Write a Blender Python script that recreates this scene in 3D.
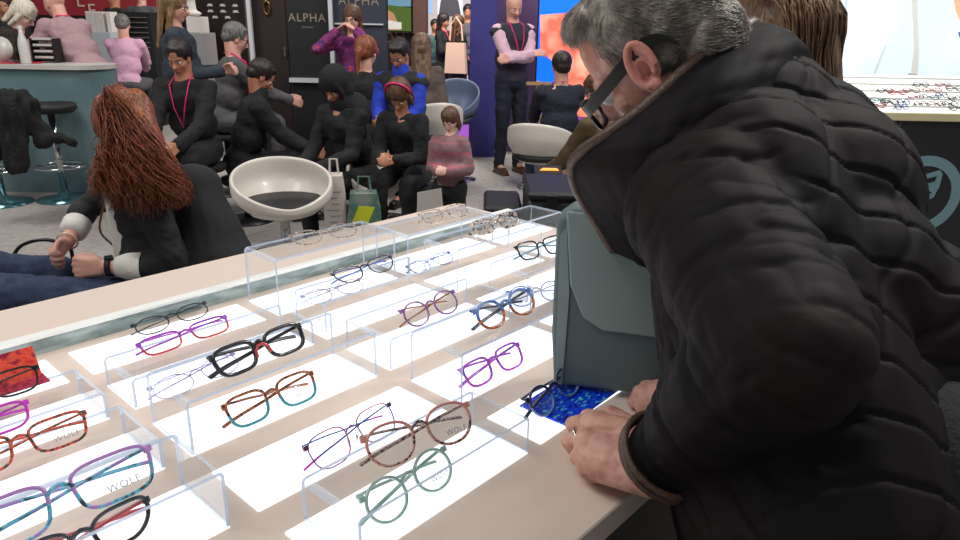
import bpy, math, random
from mathutils import Vector, Matrix, Quaternion, noise
random.seed(4)
for o in list(bpy.data.objects): bpy.data.objects.remove(o, do_unlink=True)
scene = bpy.context.scene
COL = scene.collection
R = math.radians

# ---------------------------------------------------------------- camera
FPX, PITCH, ROLL, CZ, TZ, AZ = 704.0, .3346, .0196, 1.45, .90, .8395
fw = Vector((0, math.cos(PITCH), -math.sin(PITCH)))
u0 = Vector((0, math.sin(PITCH), math.cos(PITCH))); r0 = Vector((1, 0, 0))
rt = r0*math.cos(ROLL) + u0*math.sin(ROLL)
up = -r0*math.sin(ROLL) + u0*math.cos(ROLL)
cam = bpy.data.cameras.new('camera'); camo = bpy.data.objects.new('camera', cam); COL.objects.link(camo)
cam.sensor_fit = 'HORIZONTAL'; cam.sensor_width = 36; cam.lens = 36*FPX/960
cam.clip_start = .05; cam.clip_end = 100
m = Matrix(((rt.x, up.x, -fw.x, 0), (rt.y, up.y, -fw.y, 0), (rt.z, up.z, -fw.z, CZ), (0, 0, 0, 1)))
camo.matrix_world = m
scene.camera = camo

# ---------------------------------------------------------------- world, hall lights and an added table fill
scene.view_settings.view_transform = 'Standard'; scene.view_settings.look = 'None'
scene.view_settings.gamma = 1; scene.view_settings.use_curve_mapping = False
scene.view_settings.exposure = 0.0
w = bpy.data.worlds.new('hall'); scene.world = w; w.use_nodes = True
w.node_tree.nodes['Background'].inputs[0].default_value = (.95, .96, 1, 1)
w.node_tree.nodes['Background'].inputs[1].default_value = .22
def area(name, loc, target, size, power, color=(1, .97, .93)):
    l = bpy.data.lights.new(name, 'AREA'); l.shape = 'SQUARE'; l.size = size; l.energy = power; l.color = color
    o = bpy.data.objects.new(name, l); COL.objects.link(o); o.location = loc
    o.rotation_euler = (Vector(target)-Vector(loc)).to_track_quat('-Z', 'Y').to_euler()
    return o
area('hall_or_fill_lamp', (2.6, 2.2, 4.2), (.2, 1.2, .9), .45, 105)
area('hall_or_fill_lamp', (-1.2, -.6, 4.4), (-.3, 1.4, .9), 1.4, 34)  # soft unseen fill, added to brighten the tabletop
area('hall_or_fill_lamp', (-2.5, 1.0, 4.6), (-1.0, 4.0, .6), 1.2, 45)
area('hall_or_fill_lamp', (1.5, 4.5, 5.0), (0, 7.0, .5), 1.5, 135)
area('hall_or_fill_lamp', (-4.0, 4.0, 5.0), (-2.5, 7.0, .5), 1.5, 120)
area('hall_or_fill_lamp', (.5, 9.0, 5.0), (-.5, 14.0, .5), 2.0, 220)

# ---------------------------------------------------------------- materials
MATS = {}
def lin(c):
    return tuple((x/255/12.92 if x/255 <= .04045 else ((x/255+.055)/1.055)**2.4) for x in c)
def mat(name, rgb, rough=.6, metal=0, bump=None, emit=None, cols=None, scale=40, spec=.5, coat=0, stretch=None, sub=0, sheen=0, detail=3):
    """procedural principled material; cols = further colours mixed by noise; bump = (scale, strength)"""
    if name in MATS: return MATS[name]
    mt = bpy.data.materials.new(name); mt.use_nodes = True; nt = mt.node_tree; b = nt.nodes['Principled BSDF']
    c = lin(rgb)
    b.inputs['Base Color'].default_value = (*c, 1); b.inputs['Roughness'].default_value = rough
    b.inputs['Metallic'].default_value = metal; b.inputs['Specular IOR Level'].default_value = spec
    b.inputs['Coat Weight'].default_value = coat
    if sheen: b.inputs['Sheen Weight'].default_value = sheen
    if sub:
        b.inputs['Subsurface Weight'].default_value = sub; b.inputs['Subsurface Radius'].default_value = (.02, .008, .004)
        b.inputs['Subsurface Scale'].default_value = .3
    tc = nt.nodes.new('ShaderNodeTexCoord'); mp = nt.nodes.new('ShaderNodeMapping')
    nt.links.new(tc.outputs['Object'], mp.inputs[0])
    if stretch: mp.inputs['Scale'].default_value = stretch
    if cols:
        n = nt.nodes.new('ShaderNodeTexNoise'); n.inputs['Scale'].default_value = scale; n.inputs['Detail'].default_value = detail
        rp = nt.nodes.new('ShaderNodeValToRGB'); nt.links.new(mp.outputs[0], n.inputs['Vector']); nt.links.new(n.outputs[0], rp.inputs[0])
        allc = [rgb]+list(cols); e = rp.color_ramp.elements
        lo, hi = .36, .64
        e[0].position = lo; e[0].color = (*lin(allc[0]), 1); e[1].position = hi; e[1].color = (*lin(allc[-1]), 1)
        for i in range(1, len(allc)-1):
            k = e.new(lo+(hi-lo)*i/(len(allc)-1)); k.color = (*lin(allc[i]), 1)
        nt.links.new(rp.outputs[0], b.inputs['Base Color'])
    if bump:
        n2 = nt.nodes.new('ShaderNodeTexNoise'); n2.inputs['Scale'].default_value = bump[0]; n2.inputs['Detail'].default_value = 4
        nt.links.new(mp.outputs[0], n2.inputs['Vector'])
        bp = nt.nodes.new('ShaderNodeBump'); bp.inputs['Strength'].default_value = bump[1]; bp.inputs['Distance'].default_value = .01
        nt.links.new(n2.outputs[0], bp.inputs['Height']); nt.links.new(bp.outputs[0], b.inputs['Normal'])
    if emit:
        b.inputs['Emission Color'].default_value = (*c, 1); b.inputs['Emission Strength'].default_value = emit
    MATS[name] = mt; return mt
def clear(name, tint=(.988, .994, 1), gloss=.85, rough=.02):
    """clear sheet: see-through with a fresnel gloss"""
    if name in MATS: return MATS[name]
    mt = bpy.data.materials.new(name); mt.use_nodes = True; nt = mt.node_tree; nt.nodes.clear()
    out = nt.nodes.new('ShaderNodeOutputMaterial'); mx = nt.nodes.new('ShaderNodeMixShader')
    tr = nt.nodes.new('ShaderNodeBsdfTransparent'); gl = nt.nodes.new('ShaderNodeBsdfGlossy'); fr = nt.nodes.new('ShaderNodeMapRange'); lw = nt.nodes.new('ShaderNodeLayerWeight'); pw = nt.nodes.new('ShaderNodeMath'); pw.operation = 'POWER'; pw.inputs[1].default_value = 4.5
    lw.inputs['Blend'].default_value = .5; nt.links.new(lw.outputs['Facing'], pw.inputs[0]); nt.links.new(pw.outputs[0], fr.inputs['Value']); fr.inputs['To Min'].default_value = .035; fr.inputs['To Max'].default_value = gloss
    tr.inputs[0].default_value = (*tint, 1); gl.inputs['Roughness'].default_value = rough
    nt.links.new(fr.outputs[0], mx.inputs[0]); nt.links.new(tr.outputs[0], mx.inputs[1]); nt.links.new(gl.outputs[0], mx.inputs[2])
    nt.links.new(mx.outputs[0], out.inputs[0]); MATS[name] = mt; return mt
def painted_gleam(name, rgb, a=.5):
    """cut acrylic edge: half see-through, half a pale colour standing for its gleam"""
    if name in MATS: return MATS[name]
    mt = bpy.data.materials.new(name); mt.use_nodes = True; nt = mt.node_tree; nt.nodes.clear()
    out = nt.nodes.new('ShaderNodeOutputMaterial'); mx = nt.nodes.new('ShaderNodeMixShader'); m2 = nt.nodes.new('ShaderNodeMixShader')
    tr = nt.nodes.new('ShaderNodeBsdfTransparent'); d = nt.nodes.new('ShaderNodeBsdfDiffuse'); t2 = nt.nodes.new('ShaderNodeBsdfTranslucent')
    for q in (d, t2): q.inputs[0].default_value = (*lin(rgb), 1)
    mx.inputs[0].default_value = a; m2.inputs[0].default_value = .5
    nt.links.new(d.outputs[0], m2.inputs[1]); nt.links.new(t2.outputs[0], m2.inputs[2])
    nt.links.new(tr.outputs[0], mx.inputs[1]); nt.links.new(m2.outputs[0], mx.inputs[2]); nt.links.new(mx.outputs[0], out.inputs[0])
    MATS[name] = mt; return mt

# ---------------------------------------------------------------- geometry helpers
def W(x, y, Y=None, z=None):
    """where the line of sight through photo point (x, y) meets the upright plane Y or the level plane z"""
    r = rt*(x-480) - up*(y-270) + fw*FPX
    k = Y/r.y if Y is not None else (z-CZ)/r.z
    return Vector((0, 0, CZ)) + r*k
ux, uy = math.cos(AZ), math.sin(AZ)
def TP(s, t, z=0): return Vector((ux*s-uy*t, uy*s+ux*t, z))

class MB:
    def __init__(s): s.v = []; s.f = []; s.mi = []; s.cm = 0
    def add(s, vs, fs):
        b = len(s.v); s.v += [tuple(p) for p in vs]; s.f += [tuple(i+b for i in f) for f in fs]; s.mi += [s.cm]*len(fs)
    def box(s, c, d, M=None, bev=0):
        x, y, z = d[0]/2, d[1]/2, d[2]/2
        if bev:
            b = min(bev, x*.98, y*.98, z*.98); vs = []; 
            for sx in (-1, 1):
                for sy in (-1, 1):
                    for sz in (-1, 1):
                        vs += [(sx*x, sy*(y-b), sz*(z-b)), (sx*(x-b), sy*y, sz*(z-b)), (sx*(x-b), sy*(y-b), sz*z)]
            def I(sx, sy, sz, k): return ((sx > 0)*4+(sy > 0)*2+(sz > 0))*3+k
            fs = []
            for a in (-1, 1):
                fs.append([I(a, -1, -1, 0), I(a, 1, -1, 0), I(a, 1, 1, 0), I(a, -1, 1, 0)][::a])
                fs.append([I(-1, a, -1, 1), I(-1, a, 1, 1), I(1, a, 1, 1), I(1, a, -1, 1)][::a])
                fs.append([I(-1, -1, a, 2), I(1, -1, a, 2), I(1, 1, a, 2), I(-1, 1, a, 2)][::a])
                for c2 in (-1, 1):
                    g = a*c2
                    fs.append([I(a, c2, -1, 0), I(a, c2, -1, 1), I(a, c2, 1, 1), I(a, c2, 1, 0)][::g])
                    fs.append([I(-1, a, c2, 1), I(-1, a, c2, 2), I(1, a, c2, 2), I(1, a, c2, 1)][::g])
                    fs.append([I(a, -1, c2, 2), I(a, -1, c2, 0), I(a, 1, c2, 0), I(a, 1, c2, 2)][::g])
                    for c3 in (-1, 1): fs.append([I(a, c2, c3, 0), I(a, c2, c3, 1), I(a, c2, c3, 2)][::a*c2*c3])
        else:
            vs = [(sx*x, sy*y, sz*z) for sx in (-1, 1) for sy in (-1, 1) for sz in (-1, 1)]
            fs = [(0, 1, 3, 2), (4, 6, 7, 5), (0, 4, 5, 1), (2, 3, 7, 6), (0, 2, 6, 4), (1, 5, 7, 3)]
        vs = [Vector(p) for p in vs]
        if M: vs = [M @ p for p in vs]
        s.add([p+Vector(c) for p in vs], fs); return s
    def tube(s, pts, r, n=8, closed=False, flat=1.0, upv=None):
        """sweep; r number or list; flat squashes across 'upv'"""
        pts = [Vector(p) for p in pts]; N = len(pts); rs = r if isinstance(r, (list, tuple)) else [r]*N
        prev = None; vs = []
        for i, p in enumerate(pts):
            a = pts[(i-1) % N] if (closed or i > 0) else p; b = pts[(i+1) % N] if (closed or i < N-1) else p
            t = (b-a); t = t.normalized() if t.length > 1e-9 else Vector((0, 0, 1))
            if upv is not None: x = t.cross(Vector(upv)); x = x.normalized() if x.length > 1e-6 else t.orthogonal().normalized()
            else:
                x = prev - t*prev.dot(t) if prev is not None else t.orthogonal()
                x = x.normalized() if x.length > 1e-6 else t.orthogonal().normalized()
            prev = x; y = t.cross(x)
            for k in range(n):
                an = 2*math.pi*(k+.5)/n; vs.append(p + x*math.cos(an)*rs[i] + y*math.sin(an)*rs[i]*flat)
        fs = []
        for i in range(N if closed else N-1):
            for k in range(n):
                a = i*n+k; b = i*n+(k+1) % n; c = ((i+1) % N)*n
                fs.append((a, b, c+(k+1) % n, c+k))
        if not closed: fs += [tuple(range(n))[::-1], tuple((N-1)*n+k for k in range(n))]
        s.add(vs, fs); return s
    def cap(s, a, b, ra, rb=None, n=16):
        """rounded cone between two points"""
        rb = ra if rb is None else rb; a = Vector(a); b = Vector(b); d = b-a; L = d.length
        z = d/L if L > 1e-6 else Vector((0, 0, 1)); x = z.orthogonal().normalized(); y = z.cross(x)
        prof = []
        for i in range(1, 6): t = math.pi/2*(1-i/6)*-1; prof.append((math.cos(t)*ra, math.sin(t)*ra))
        prof += [(ra, 0), (rb, L)]
        for i in range(1, 6): t = math.pi/2*i/6; prof.append((math.cos(t)*rb, L+math.sin(t)*rb))
        vs = [a - z*ra]; 
        for (r, h) in prof:
            for k in range(n): an = 2*math.pi*k/n; vs.append(a + z*h + (x*math.cos(an)+y*math.sin(an))*r)
        vs.append(b + z*rb); P = len(prof); fs = []
        for k in range(n): fs.append((0, 1+(k+1) % n, 1+k)); e = 1+(P-1)*n; fs.append((len(vs)-1, e+k, e+(k+1) % n))
        for i in range(P-1):
            for k in range(n): q = 1+i*n; fs.append((q+k, q+(k+1) % n, q+n+(k+1) % n, q+n+k))
        s.add(vs, fs); return s
    def ell(s, c, r, M=None, n=20, m_=12):
        c = Vector(c); vs = [(0, 0, -1)]
        for i in range(1, m_):
            t = -math.pi/2+math.pi*i/m_
            for k in range(n): a = 2*math.pi*k/n; vs.append((math.cos(t)*math.cos(a), math.cos(t)*math.sin(a), math.sin(t)))
        vs.append((0, 0, 1)); vs = [Vector((p[0]*r[0], p[1]*r[1], p[2]*r[2])) for p in vs]
        if M: vs = [M @ p for p in vs]
        vs = [p+c for p in vs]; fs = []
        for k in range(n): fs.append((0, 1+(k+1) % n, 1+k)); e = 1+(m_-2)*n; fs.append((len(vs)-1, e+k, e+(k+1) % n))
        for i in range(m_-2):
            for k in range(n): q = 1+i*n; fs.append((q+k, q+(k+1) % n, q+n+(k+1) % n, q+n+k))
        s.add(vs, fs); return s
    def prism(s, pts2, o, X, Y, d):
        """flat outline (2D points along X and Y from o) given thickness vector d"""
        o, X, Y, d = Vector(o), Vector(X), Vector(Y), Vector(d)
        N = len(pts2); a = [o+X*p[0]+Y*p[1] for p in pts2]; b = [p+d for p in a]
        s.add(a+b, [tuple(range(N))[::-1], tuple(range(N, 2*N))]+[(i, (i+1) % N, N+(i+1) % N, N+i) for i in range(N)]); return s
    def cyl(s, a, b, r, n=24, r2=None): return s.tube([a, b], [r, r if r2 is None else r2], n)
    def lathe(s, prof, c=(0, 0, 0), n=28, M=None):
        vs = []; fs = []; c = Vector(c)
        for (r, z) in prof:
            for k in range(n):
                a = 2*math.pi*k/n; p = Vector((r*math.cos(a), r*math.sin(a), z)); vs.append((M @ p if M else p)+c)
        for i in range(len(prof)-1):
            for k in range(n): fs.append((i*n+k, i*n+(k+1) % n, (i+1)*n+(k+1) % n, (i+1)*n+k))
        fs += [tuple(range(n))[::-1], tuple((len(prof)-1)*n+k for k in range(n))]
        s.add(vs, fs); return s
    def grid(s, P, closed=False):
        """rows of points -> sheet"""
        a, b = len(P), len(P[0]); fs = []
        for i in range(a-1):
            for j in range(b if closed else b-1): fs.append((i*b+j, i*b+(j+1) % b, (i+1)*b+(j+1) % b, (i+1)*b+j))
        s.add([p for r_ in P for p in r_], fs); return s
    def build(s, name, mt, parent=None, smooth=False, remesh=None, smooth_it=0, mods=None, fn=None):
        me = bpy.data.meshes.new(name); me.from_pydata(s.v, [], s.f)
        mts = mt if isinstance(mt, (list, tuple)) else [mt]
        for q in mts: me.materials.append(q)
        for i, p in enumerate(me.polygons): p.use_smooth = smooth; p.material_index = s.mi[i]
        me.update()
        o = bpy.data.objects.new(name, me); COL.objects.link(o)
        if remesh:
            r_ = o.modifiers.new('r', 'REMESH'); r_.mode = 'VOXEL'; r_.voxel_size = remesh
            if smooth_it: sm = o.modifiers.new('s', 'SMOOTH'); sm.iterations = smooth_it; sm.factor = .5
        for md in (mods or []):
            q = o.modifiers.new('m', md[0])
            for k, v in md[1].items(): setattr(q, k, v)
        if o.modifiers:
            bpy.context.view_layer.update(); dg = bpy.context.evaluated_depsgraph_get()
            nm = bpy.data.meshes.new_from_object(o.evaluated_get(dg)); o.modifiers.clear(); o.data = nm; bpy.data.meshes.remove(me); nm.name = name
            if not nm.materials:
                for q in mts: nm.materials.append(q)
            for p in nm.polygons: p.use_smooth = smooth
            me = nm
        if fn:
            nor = [v.normal.copy() for v in me.vertices]
            for v, nn in zip(me.vertices, nor): v.co = fn(v.co.copy(), nn)
            me.update()
        if parent is not None: o.parent = parent
        return o
def tag(o, label, cat, group=None, kind=None):
    if label: o['label'] = label
    if cat: o['category'] = cat
    if group: o['group'] = group
    if kind: o['kind'] = kind
    return o
def thing(name, label, cat, loc=(0, 0, 0), rz=0, group=None):
    o = bpy.data.objects.new(name, None); COL.objects.link(o); o.location = loc; o.rotation_euler = (0, 0, rz)
    o.empty_display_size = .05
    return tag(o, label, cat, group)
def struct(o): o['kind'] = 'structure'; return o
def text(name, body, size, mt, parent, M, ext=.0005, align='CENTER'):
    cu = bpy.data.curves.new(name, 'FONT'); cu.body = body; cu.size = size; cu.extrude = ext; cu.align_x = align; cu.align_y = 'CENTER'
    cu.space_character = 1.15
    t = bpy.data.objects.new(name, cu); COL.objects.link(t); bpy.context.view_layer.update()
    me = bpy.data.meshes.new_from_object(t.evaluated_get(bpy.context.evaluated_depsgraph_get()))
    bpy.data.objects.remove(t); o = bpy.data.objects.new(name, me); COL.objects.link(o); me.materials.clear(); me.materials.append(mt)
    me.transform(M)
    if parent is not None: o.parent = parent
    return o
def frame(o, X, Z):
    """matrix with local x = X, z = Z"""
    X = Vector(X).normalized(); Z = Vector(Z).normalized(); Y = Z.cross(X).normalized(); X = Y.cross(Z)
    M = Matrix((X, Y, Z)).transposed().to_4x4(); M.translation = Vector(o); return M
def spline(pts, n=8, closed=False):
    pts = [Vector(p) for p in pts]; N = len(pts); out = []
    for i in range(N if closed else N-1):
        g = (lambda k: pts[k % N]) if closed else (lambda k: pts[max(0, min(N-1, k))])
        a, b, c, d = g(i-1), g(i), g(i+1), g(i+2)
        for j in range(n):
            t = j/n; out.append(.5*((2*b)+(c-a)*t+(2*a-5*b+4*c-d)*t*t+(3*b-a-3*c+d)*t**3))
    if not closed: out.append(pts[-1])
    return out

# ================================================================ SETTING
carpet = mat('grey_carpet', (150, 144, 140), .95, bump=(300, .3), cols=[(166, 160, 155)], scale=18)
fl = MB().box((0, 9, -.05), (24, 24, .1)).build('floor', carpet); struct(fl)
fl2 = MB().box((.7, 11.3, .004), (5.5, 3.6, .008)).build('trim_carpet', mat('purple_carpet', (128, 62, 170), .9, bump=(300, .2))); struct(fl2)
wb = MB().box((0, 18, 2.0), (24, .2, 4.2)).build('wall_back', mat('hall_dark', (36, 32, 34), .9)); struct(wb)

# ================================================================ DISPLAY TABLE
beige = mat('beige_laminate', (222, 204, 190), .38, spec=.4, bump=(900, .03))
dark = mat('black_matt', (14, 14, 16), .7)
white_panel = mat('lit_panel', (248, 250, 252), .5, emit=1.12)
S0, S1, T0, T1 = -.62, 1.61, .350, 1.560
tb = thing('display_table', 'long beige display table with glowing white panels set into its top', 'table', (0, 0, 0), AZ)
MB().box(((S0+S1)/2, (T0+T1)/2, TZ-.019), (S1-S0, T1-T0, .038), bev=.002).build('tabletop', beige, tb)
MB().box(((S0+S1)/2, (T0+T1)/2, (TZ-.038+.08)/2), (S1-S0-.12, T1-T0-.16, TZ-.038-.08)).build('base_cabinet', dark, tb)
MB().box(((S0+S1)/2, (T0+T1)/2, .04), (S1-S0-.2, T1-T0-.24, .08)).build('plinth', dark, tb)
ROWS = [(.499, .5993), (.6534, .765), (.817, .9342), (.9925, 1.0947), (1.1508, 1.2614)]
COLS = [(-.39, -.035), (-.008, .3076), (.344, .6615), (.6899, 1.0014), (1.0317, 1.3453), (1.3756, 1.59)]
for ci, (a, b) in enumerate(COLS):
    for ri, (p, q) in enumerate(ROWS):
        MB().box(((a+b)/2, (p+q)/2, TZ+.0005), (b-a, q-p, .003), bev=.0008).build('light_panel', white_panel, tb)
glassgrey = mat('grey_glass', (150, 170, 170), .12, spec=.6, cols=[(120, 142, 142), (178, 196, 196)], scale=9, stretch=(1, .3, 3))
edgewhite = mat('white_edge', (238, 240, 236), .35)
MB().box(((S0+1.58)/2, 1.297, TZ+.0145), (1.58-S0, .008, .029)).build('glass_rail', glassgrey, tb)
MB().box(((S0+1.58)/2, 1.300, TZ+.031), (1.58-S0, .022, .006), bev=.001).build('rail_cap', edgewhite, tb)

acr = clear('clear_acrylic'); acr_e = painted_gleam('acrylic_edge', (206, 220, 240), .88); acr_b = painted_gleam('acrylic_bend', (204, 218, 234), .48)  # pale edge and bend colours paint in the gleam of the clear sheet
def riser(s0, s1, t0, t1, h, label):
    """clear U-shaped stand: top sheet with a leg bent down at each end"""
    o = thing('acrylic_riser', label, 'display riser', TP((s0+s1)/2, (t0+t1)/2, TZ+.0022), AZ, 'clear acrylic risers on the display table')
    L = (s1-s0)/2; D = (t1-t0)/2; th = .0042; rb = .008; outer = []; inner = []
    outer.append((-L, 0)); inner.append((-L+th, 0))
    for sgn, seq in ((-1, range(0, 7)), (1, range(6, -1, -1))):
        for k in seq:
            a = math.pi/2*k/6
            cx = sgn*(L-rb); cz = h-rb
            outer.append((cx+sgn*rb*math.cos(a), cz+rb*math.sin(a))); inner.append((cx+sgn*(rb-th)*math.cos(a), cz+(rb-th)*math.sin(a)))
    outer.append((L, 0)); inner.append((L-th, 0)); N = len(outer); mb = MB()
    for i in range(N-1):
        bend = (1 <= i <= 6) or (8 <= i <= 13)
        A, B, C_, D_ = outer[i], outer[i+1], inner[i+1], inner[i]
        v = [(A[0], -D, A[1]), (B[0], -D, B[1]), (C_[0], -D, C_[1]), (D_[0], -D, D_[1])]; v += [(p[0], D, p[2]) for p in v]
        mb.cm = 2 if bend else 0
        mb.add(v, [(0, 1, 5, 4)])
        mb.cm = 0; mb.add(v, [(3, 7, 6, 2)])
        mb.cm = 1; mb.add(v, [(0, 3, 2, 1), (4, 5, 6, 7)])
    mb.cm = 1
    for (a, b) in ((outer[0], inner[0]), (outer[-1], inner[-1])): mb.add([(a[0], -D, 0), (b[0], -D, 0), (b[0], D, 0), (a[0], D, 0)], [(0, 1, 2, 3)])
    mb.build('sheet', [acr, acr_e, acr_b], o)
    return o
RIS = [
 ('F', .372, .6615, .499, .602, .0556, 'low clear riser nearest the table edge, with pink round glasses on top'),
 ('D', .6899, 1.0014, .6534, .765, .0844, 'clear riser over the purple glasses, with blue and amber glasses on top'),
 ('C', .6899, 1.0014, .817, .9342, .0553, 'clear riser with small round purple tortoiseshell glasses on top'),
 ('B2', .344, .6615, .817, .9342, .0792, 'clear riser carrying the thick black glasses with the red bridge'),
 ('B1', .344, .6615, .9925, 1.0947, .0474, 'low clear riser carrying the magenta glasses left of centre'),
 ('L2', -.008, .3076, .6534, .765, .0742, 'clear riser at lower left carrying the turquoise and lilac glasses'),
 ('L3', -.008, .3076, .817, .9342, .0454, 'clear riser at left edge carrying the orange tortoiseshell glasses'),
 ('L4', -.008, .3076, .9925, 1.0947, .0429, 'low clear riser at left edge beside the red card'),
 ('A', .6899, .995, 1.1508, 1.2614, .1146, 'tall clear riser at the back left with pale tortoiseshell glasses on top'),
 ('A2', 1.0317, 1.3300, 1.1508, 1.2614, .0927, 'tall clear riser at the back centre with cream mottled glasses on top'),
 ('E', .705, 1.005, 1.018, 1.112, .0600, 'clear riser with slim black and blue cat-eye glasses on top'),
 ('G', 1.0317, 1.3300, .9925, 1.0947, .0956, 'tall clear riser standing over the flat blue glasses'),
 ('I', 1.09, 1.395, .845, .95, .0620, 'clear riser with teal and yellow glasses behind the grey bag'),
 ('K', 1.36, 1.595, 1.1250, 1.2314, .0550, 'farthest clear riser on the table, by the black cases'),
]
RZ = {}
for k, a, b, c, d, h, lab in RIS: riser(a, b, c, d, h, lab); RZ[k] = TZ+.0022+h

# ================================================================ GLASSES
lensm = clear('lens_clear', (.992, .994, .997), .15); ink = mat('grey_print', (150, 150, 160), .6); steel = mat('polished_steel', (190, 190, 195), .22, 1)
def outline(style, w, h, side):
    P = []
    ex = {'round': 2.1, 'square': 3.2, 'rect': 3.6, 'cat': 2.5, 'oval': 2.2, 'panto': 2.3, 'hex': 2.9}[style]
    for i in range(40):
        a = 2*math.pi*i/40; c, s_ = math.cos(a), math.sin(a)
        x = math.copysign(abs(c)**(2/ex), c)*w/2; y = math.copysign(abs(s_)**(2/ex), s_)*h/2
        if style == 'cat': y += max(0, x*side/(w/2))**2*h*.16
        if style in ('square', 'panto', 'cat', 'rect', 'hex'): x *= 1+.10*(y/(h/2))-.02
        P.append((x, y))
    return P
def glasses(label, px_, py_, z, yaw=0, style='square', front=(30, 30, 35), temple=None, w=.051, h=.040, thick=.0024, lean=36, mats=None, tmat=None,
            brand=False, group=None, bridge_mat=None, pads=False, sc=1.0, lower=None, name='eyeglasses', at=None, tipm=None, fold=True):
    p = Vector(at) if at is not None else W(px_, py_, z=z)
    o = thing(name, label, 'glasses', p, AZ+R(yaw), group)
    fm = mats or mat('frame_%d_%d_%d' % front, front, .25, coat=.4)
    tm = tmat or (mat('frame_%d_%d_%d' % temple, temple, .25, coat=.4) if temple else fm)
    ln = R(lean); M = Matrix.Rotation(-ln, 3, 'X')
    sc *= 1.14; w *= sc; h *= sc*.93; br = .018*sc; cx = br/2+w/2; zc = h/2+thick
    lift = 0.0006
    T = lambda x, z_, y=0: M @ Vector((x, y, z_)) + Vector((0, 0, lift))
    for s in (-1, 1):
        ol = outline(style, w, h, s); pts = [T(s*cx+q[0], zc+q[1]) for q in ol]
        mb = MB(); mb.tube(pts, thick, 6, True, flat=1.15, upv=M @ Vector((0, 1, 0)))
        if lower:
            for i, f in enumerate(mb.f):
                seg = (i//6) % 40
                mb.mi[i] = 1 if 20 <= seg < 40 else 0
            rim = mb.build('rim', [fm, lower], o, True)
        else: rim = mb.build('rim', fm, o, True)
        lb = MB(); Y = M @ Vector((0, 1, 0)); lb.prism([(s*cx+q[0]*.97, zc+q[1]*.97) for q in ol], (0, 0, lift), (1, 0, 0), M @ Vector((0, 0, 1)), Y*.0012)
        lens = lb.build('lens', lensm, o)
        if brand and s == 1:
            text('lens_print', 'WOLF', .0086*sc, ink, lens, frame(T(s*cx+.006, zc-h*.22, -.0008), (1, 0, 0), -Y) , .0001)
        ep = T(s*(cx+w/2), zc+h*.30); MB().box(ep+Vector((s*.001, .001, 0)), (.007*sc, .005, .0055+thick), M, .001).build('hinge_block', fm, o)
        if pads:
            nb = MB(); nb.tube([T(s*(br/2), zc+h*.05, .001), T(s*(br/2-.002), zc, .006), T(s*(br/2-.003), zc-.004, .008)], .0006, 6); nb.ell(T(s*(br/2-.003), zc-.006, .009), (.0018, .003, .006)); nb.build('nose_pad', steel, o, True)
    MB().tube([T(-br/2-.001, zc+h*.16), T(-br*.25, zc+h*.27, -.001), T(0, zc+h*.30, -.0015), T(br*.25, zc+h*.27, -.001), T(br/2+.001, zc+h*.16)], thick*1.15, 8, flat=1.2).build('bridge', bridge_mat or fm, o, True)
    X = cx+w/2
    tr_ = max(.0013, thick*1.15)
    for s in (-1, 1):
        yb = .006 if s == 1 else .0115; zz = zc+h*.28
        zend = .0075 if s == 1 else .009
        ym = math.tan(ln)*zz
        y0 = math.sin(ln)*zz; z0 = math.cos(ln)*zz; E = lambda t, z_: (s*(X-2*X*t), y0*(1-.25*t)+yb+.004*math.sin(3.1*t)+(.016*t if s < 0 else 0), z_)
        pts = [(s*X, y0+.001, z0), (s*(X-.001), y0+yb, z0-.001), E(.06, z0-.002), E(.30, z0*.72), E(.55, z0*.46), E(.80, z0*.24+.002), E(.93, z0*.10+.0035), E(1.05, .0030)]
        sp = spline(pts, 5); nn = len(sp); rs = [tr_*(1+.35*(i/nn)) for i in range(nn)]
        t = MB().tube(sp, rs, 8, flat=.55, upv=(0, 0, 1)).build('temple', tm, o, True)
        if tipm: MB().tube(sp[-9:], [q*1.15 for q in rs[-9:]], 8, flat=.6, upv=(0, 0, 1)).build('temple_tip', tipm, t, True)
    return o
tort = lambda n_, a, b, c=None, sc=160: mat(n_, a, .22, cols=[b]+([c] if c else []), scale=sc, coat=.5)
m_tt = tort('tortoise_brown', (60, 32, 20), (196, 110, 60), (60, 34, 24)); m_teal = mat('teal_acetate', (60, 150, 165), .25, coat=.5)
m_pink = mat('pink_acetate', (226, 150, 140), .25, coat=.5); m_pt = tort('pink_tortoise', (60, 34, 34), (232, 170, 150), (70, 44, 40))
m_mint = mat('mint_acetate', (156, 196, 186), .28, coat=.4, cols=[(180, 214, 204)], scale=60)
m_tq = tort('turquoise_marble', (40, 50, 70), (90, 190, 215), (160, 120, 190), 90); m_lilac = mat('lilac_acetate', (178, 130, 196), .25, coat=.4)
m_or = tort('orange_mottle', (40, 50, 46), (232, 96, 60), (60, 64, 60), 120); m_mag = mat('magenta_acetate', (196, 52, 190), .25, coat=.4)
m_pur = mat('purple_acetate', (140, 70, 200), .25, cols=[(196, 66, 200)], scale=60, coat=.4)
m_blu = mat('blue_acetate', (70, 110, 190), .25, cols=[(120, 160, 215)], scale=60, coat=.4); m_amb = tort('amber_mottle', (120, 60, 34), (220, 120, 60))
m_navy = mat('navy_acetate', (26, 36, 66), .3, coat=.4); m_ptort = tort('purple_tortoise', (90, 60, 80), (170, 90, 190), (90, 120, 90))
m_cream = tort('cream_tortoise', (40, 30, 28), (232, 205, 185), (50, 36, 34)); m_ltort = tort('pale_tortoise', (110, 80, 66), (205, 190, 176), (90, 60, 50))
m_red = mat('red_acetate', (206, 60, 60), .3, coat=.4); m_wire = mat('pink_wire', (196, 90, 130), .3, .8, cols=[(60, 110, 160)], scale=25)
m_lav = mat('lavender_wire', (150, 140, 190), .3, .8); m_bw = mat('blue_wire', (50, 90, 170), .3, .6); m_gun = mat('gunmetal_wire', (50, 56, 60), .35, .9)
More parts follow.
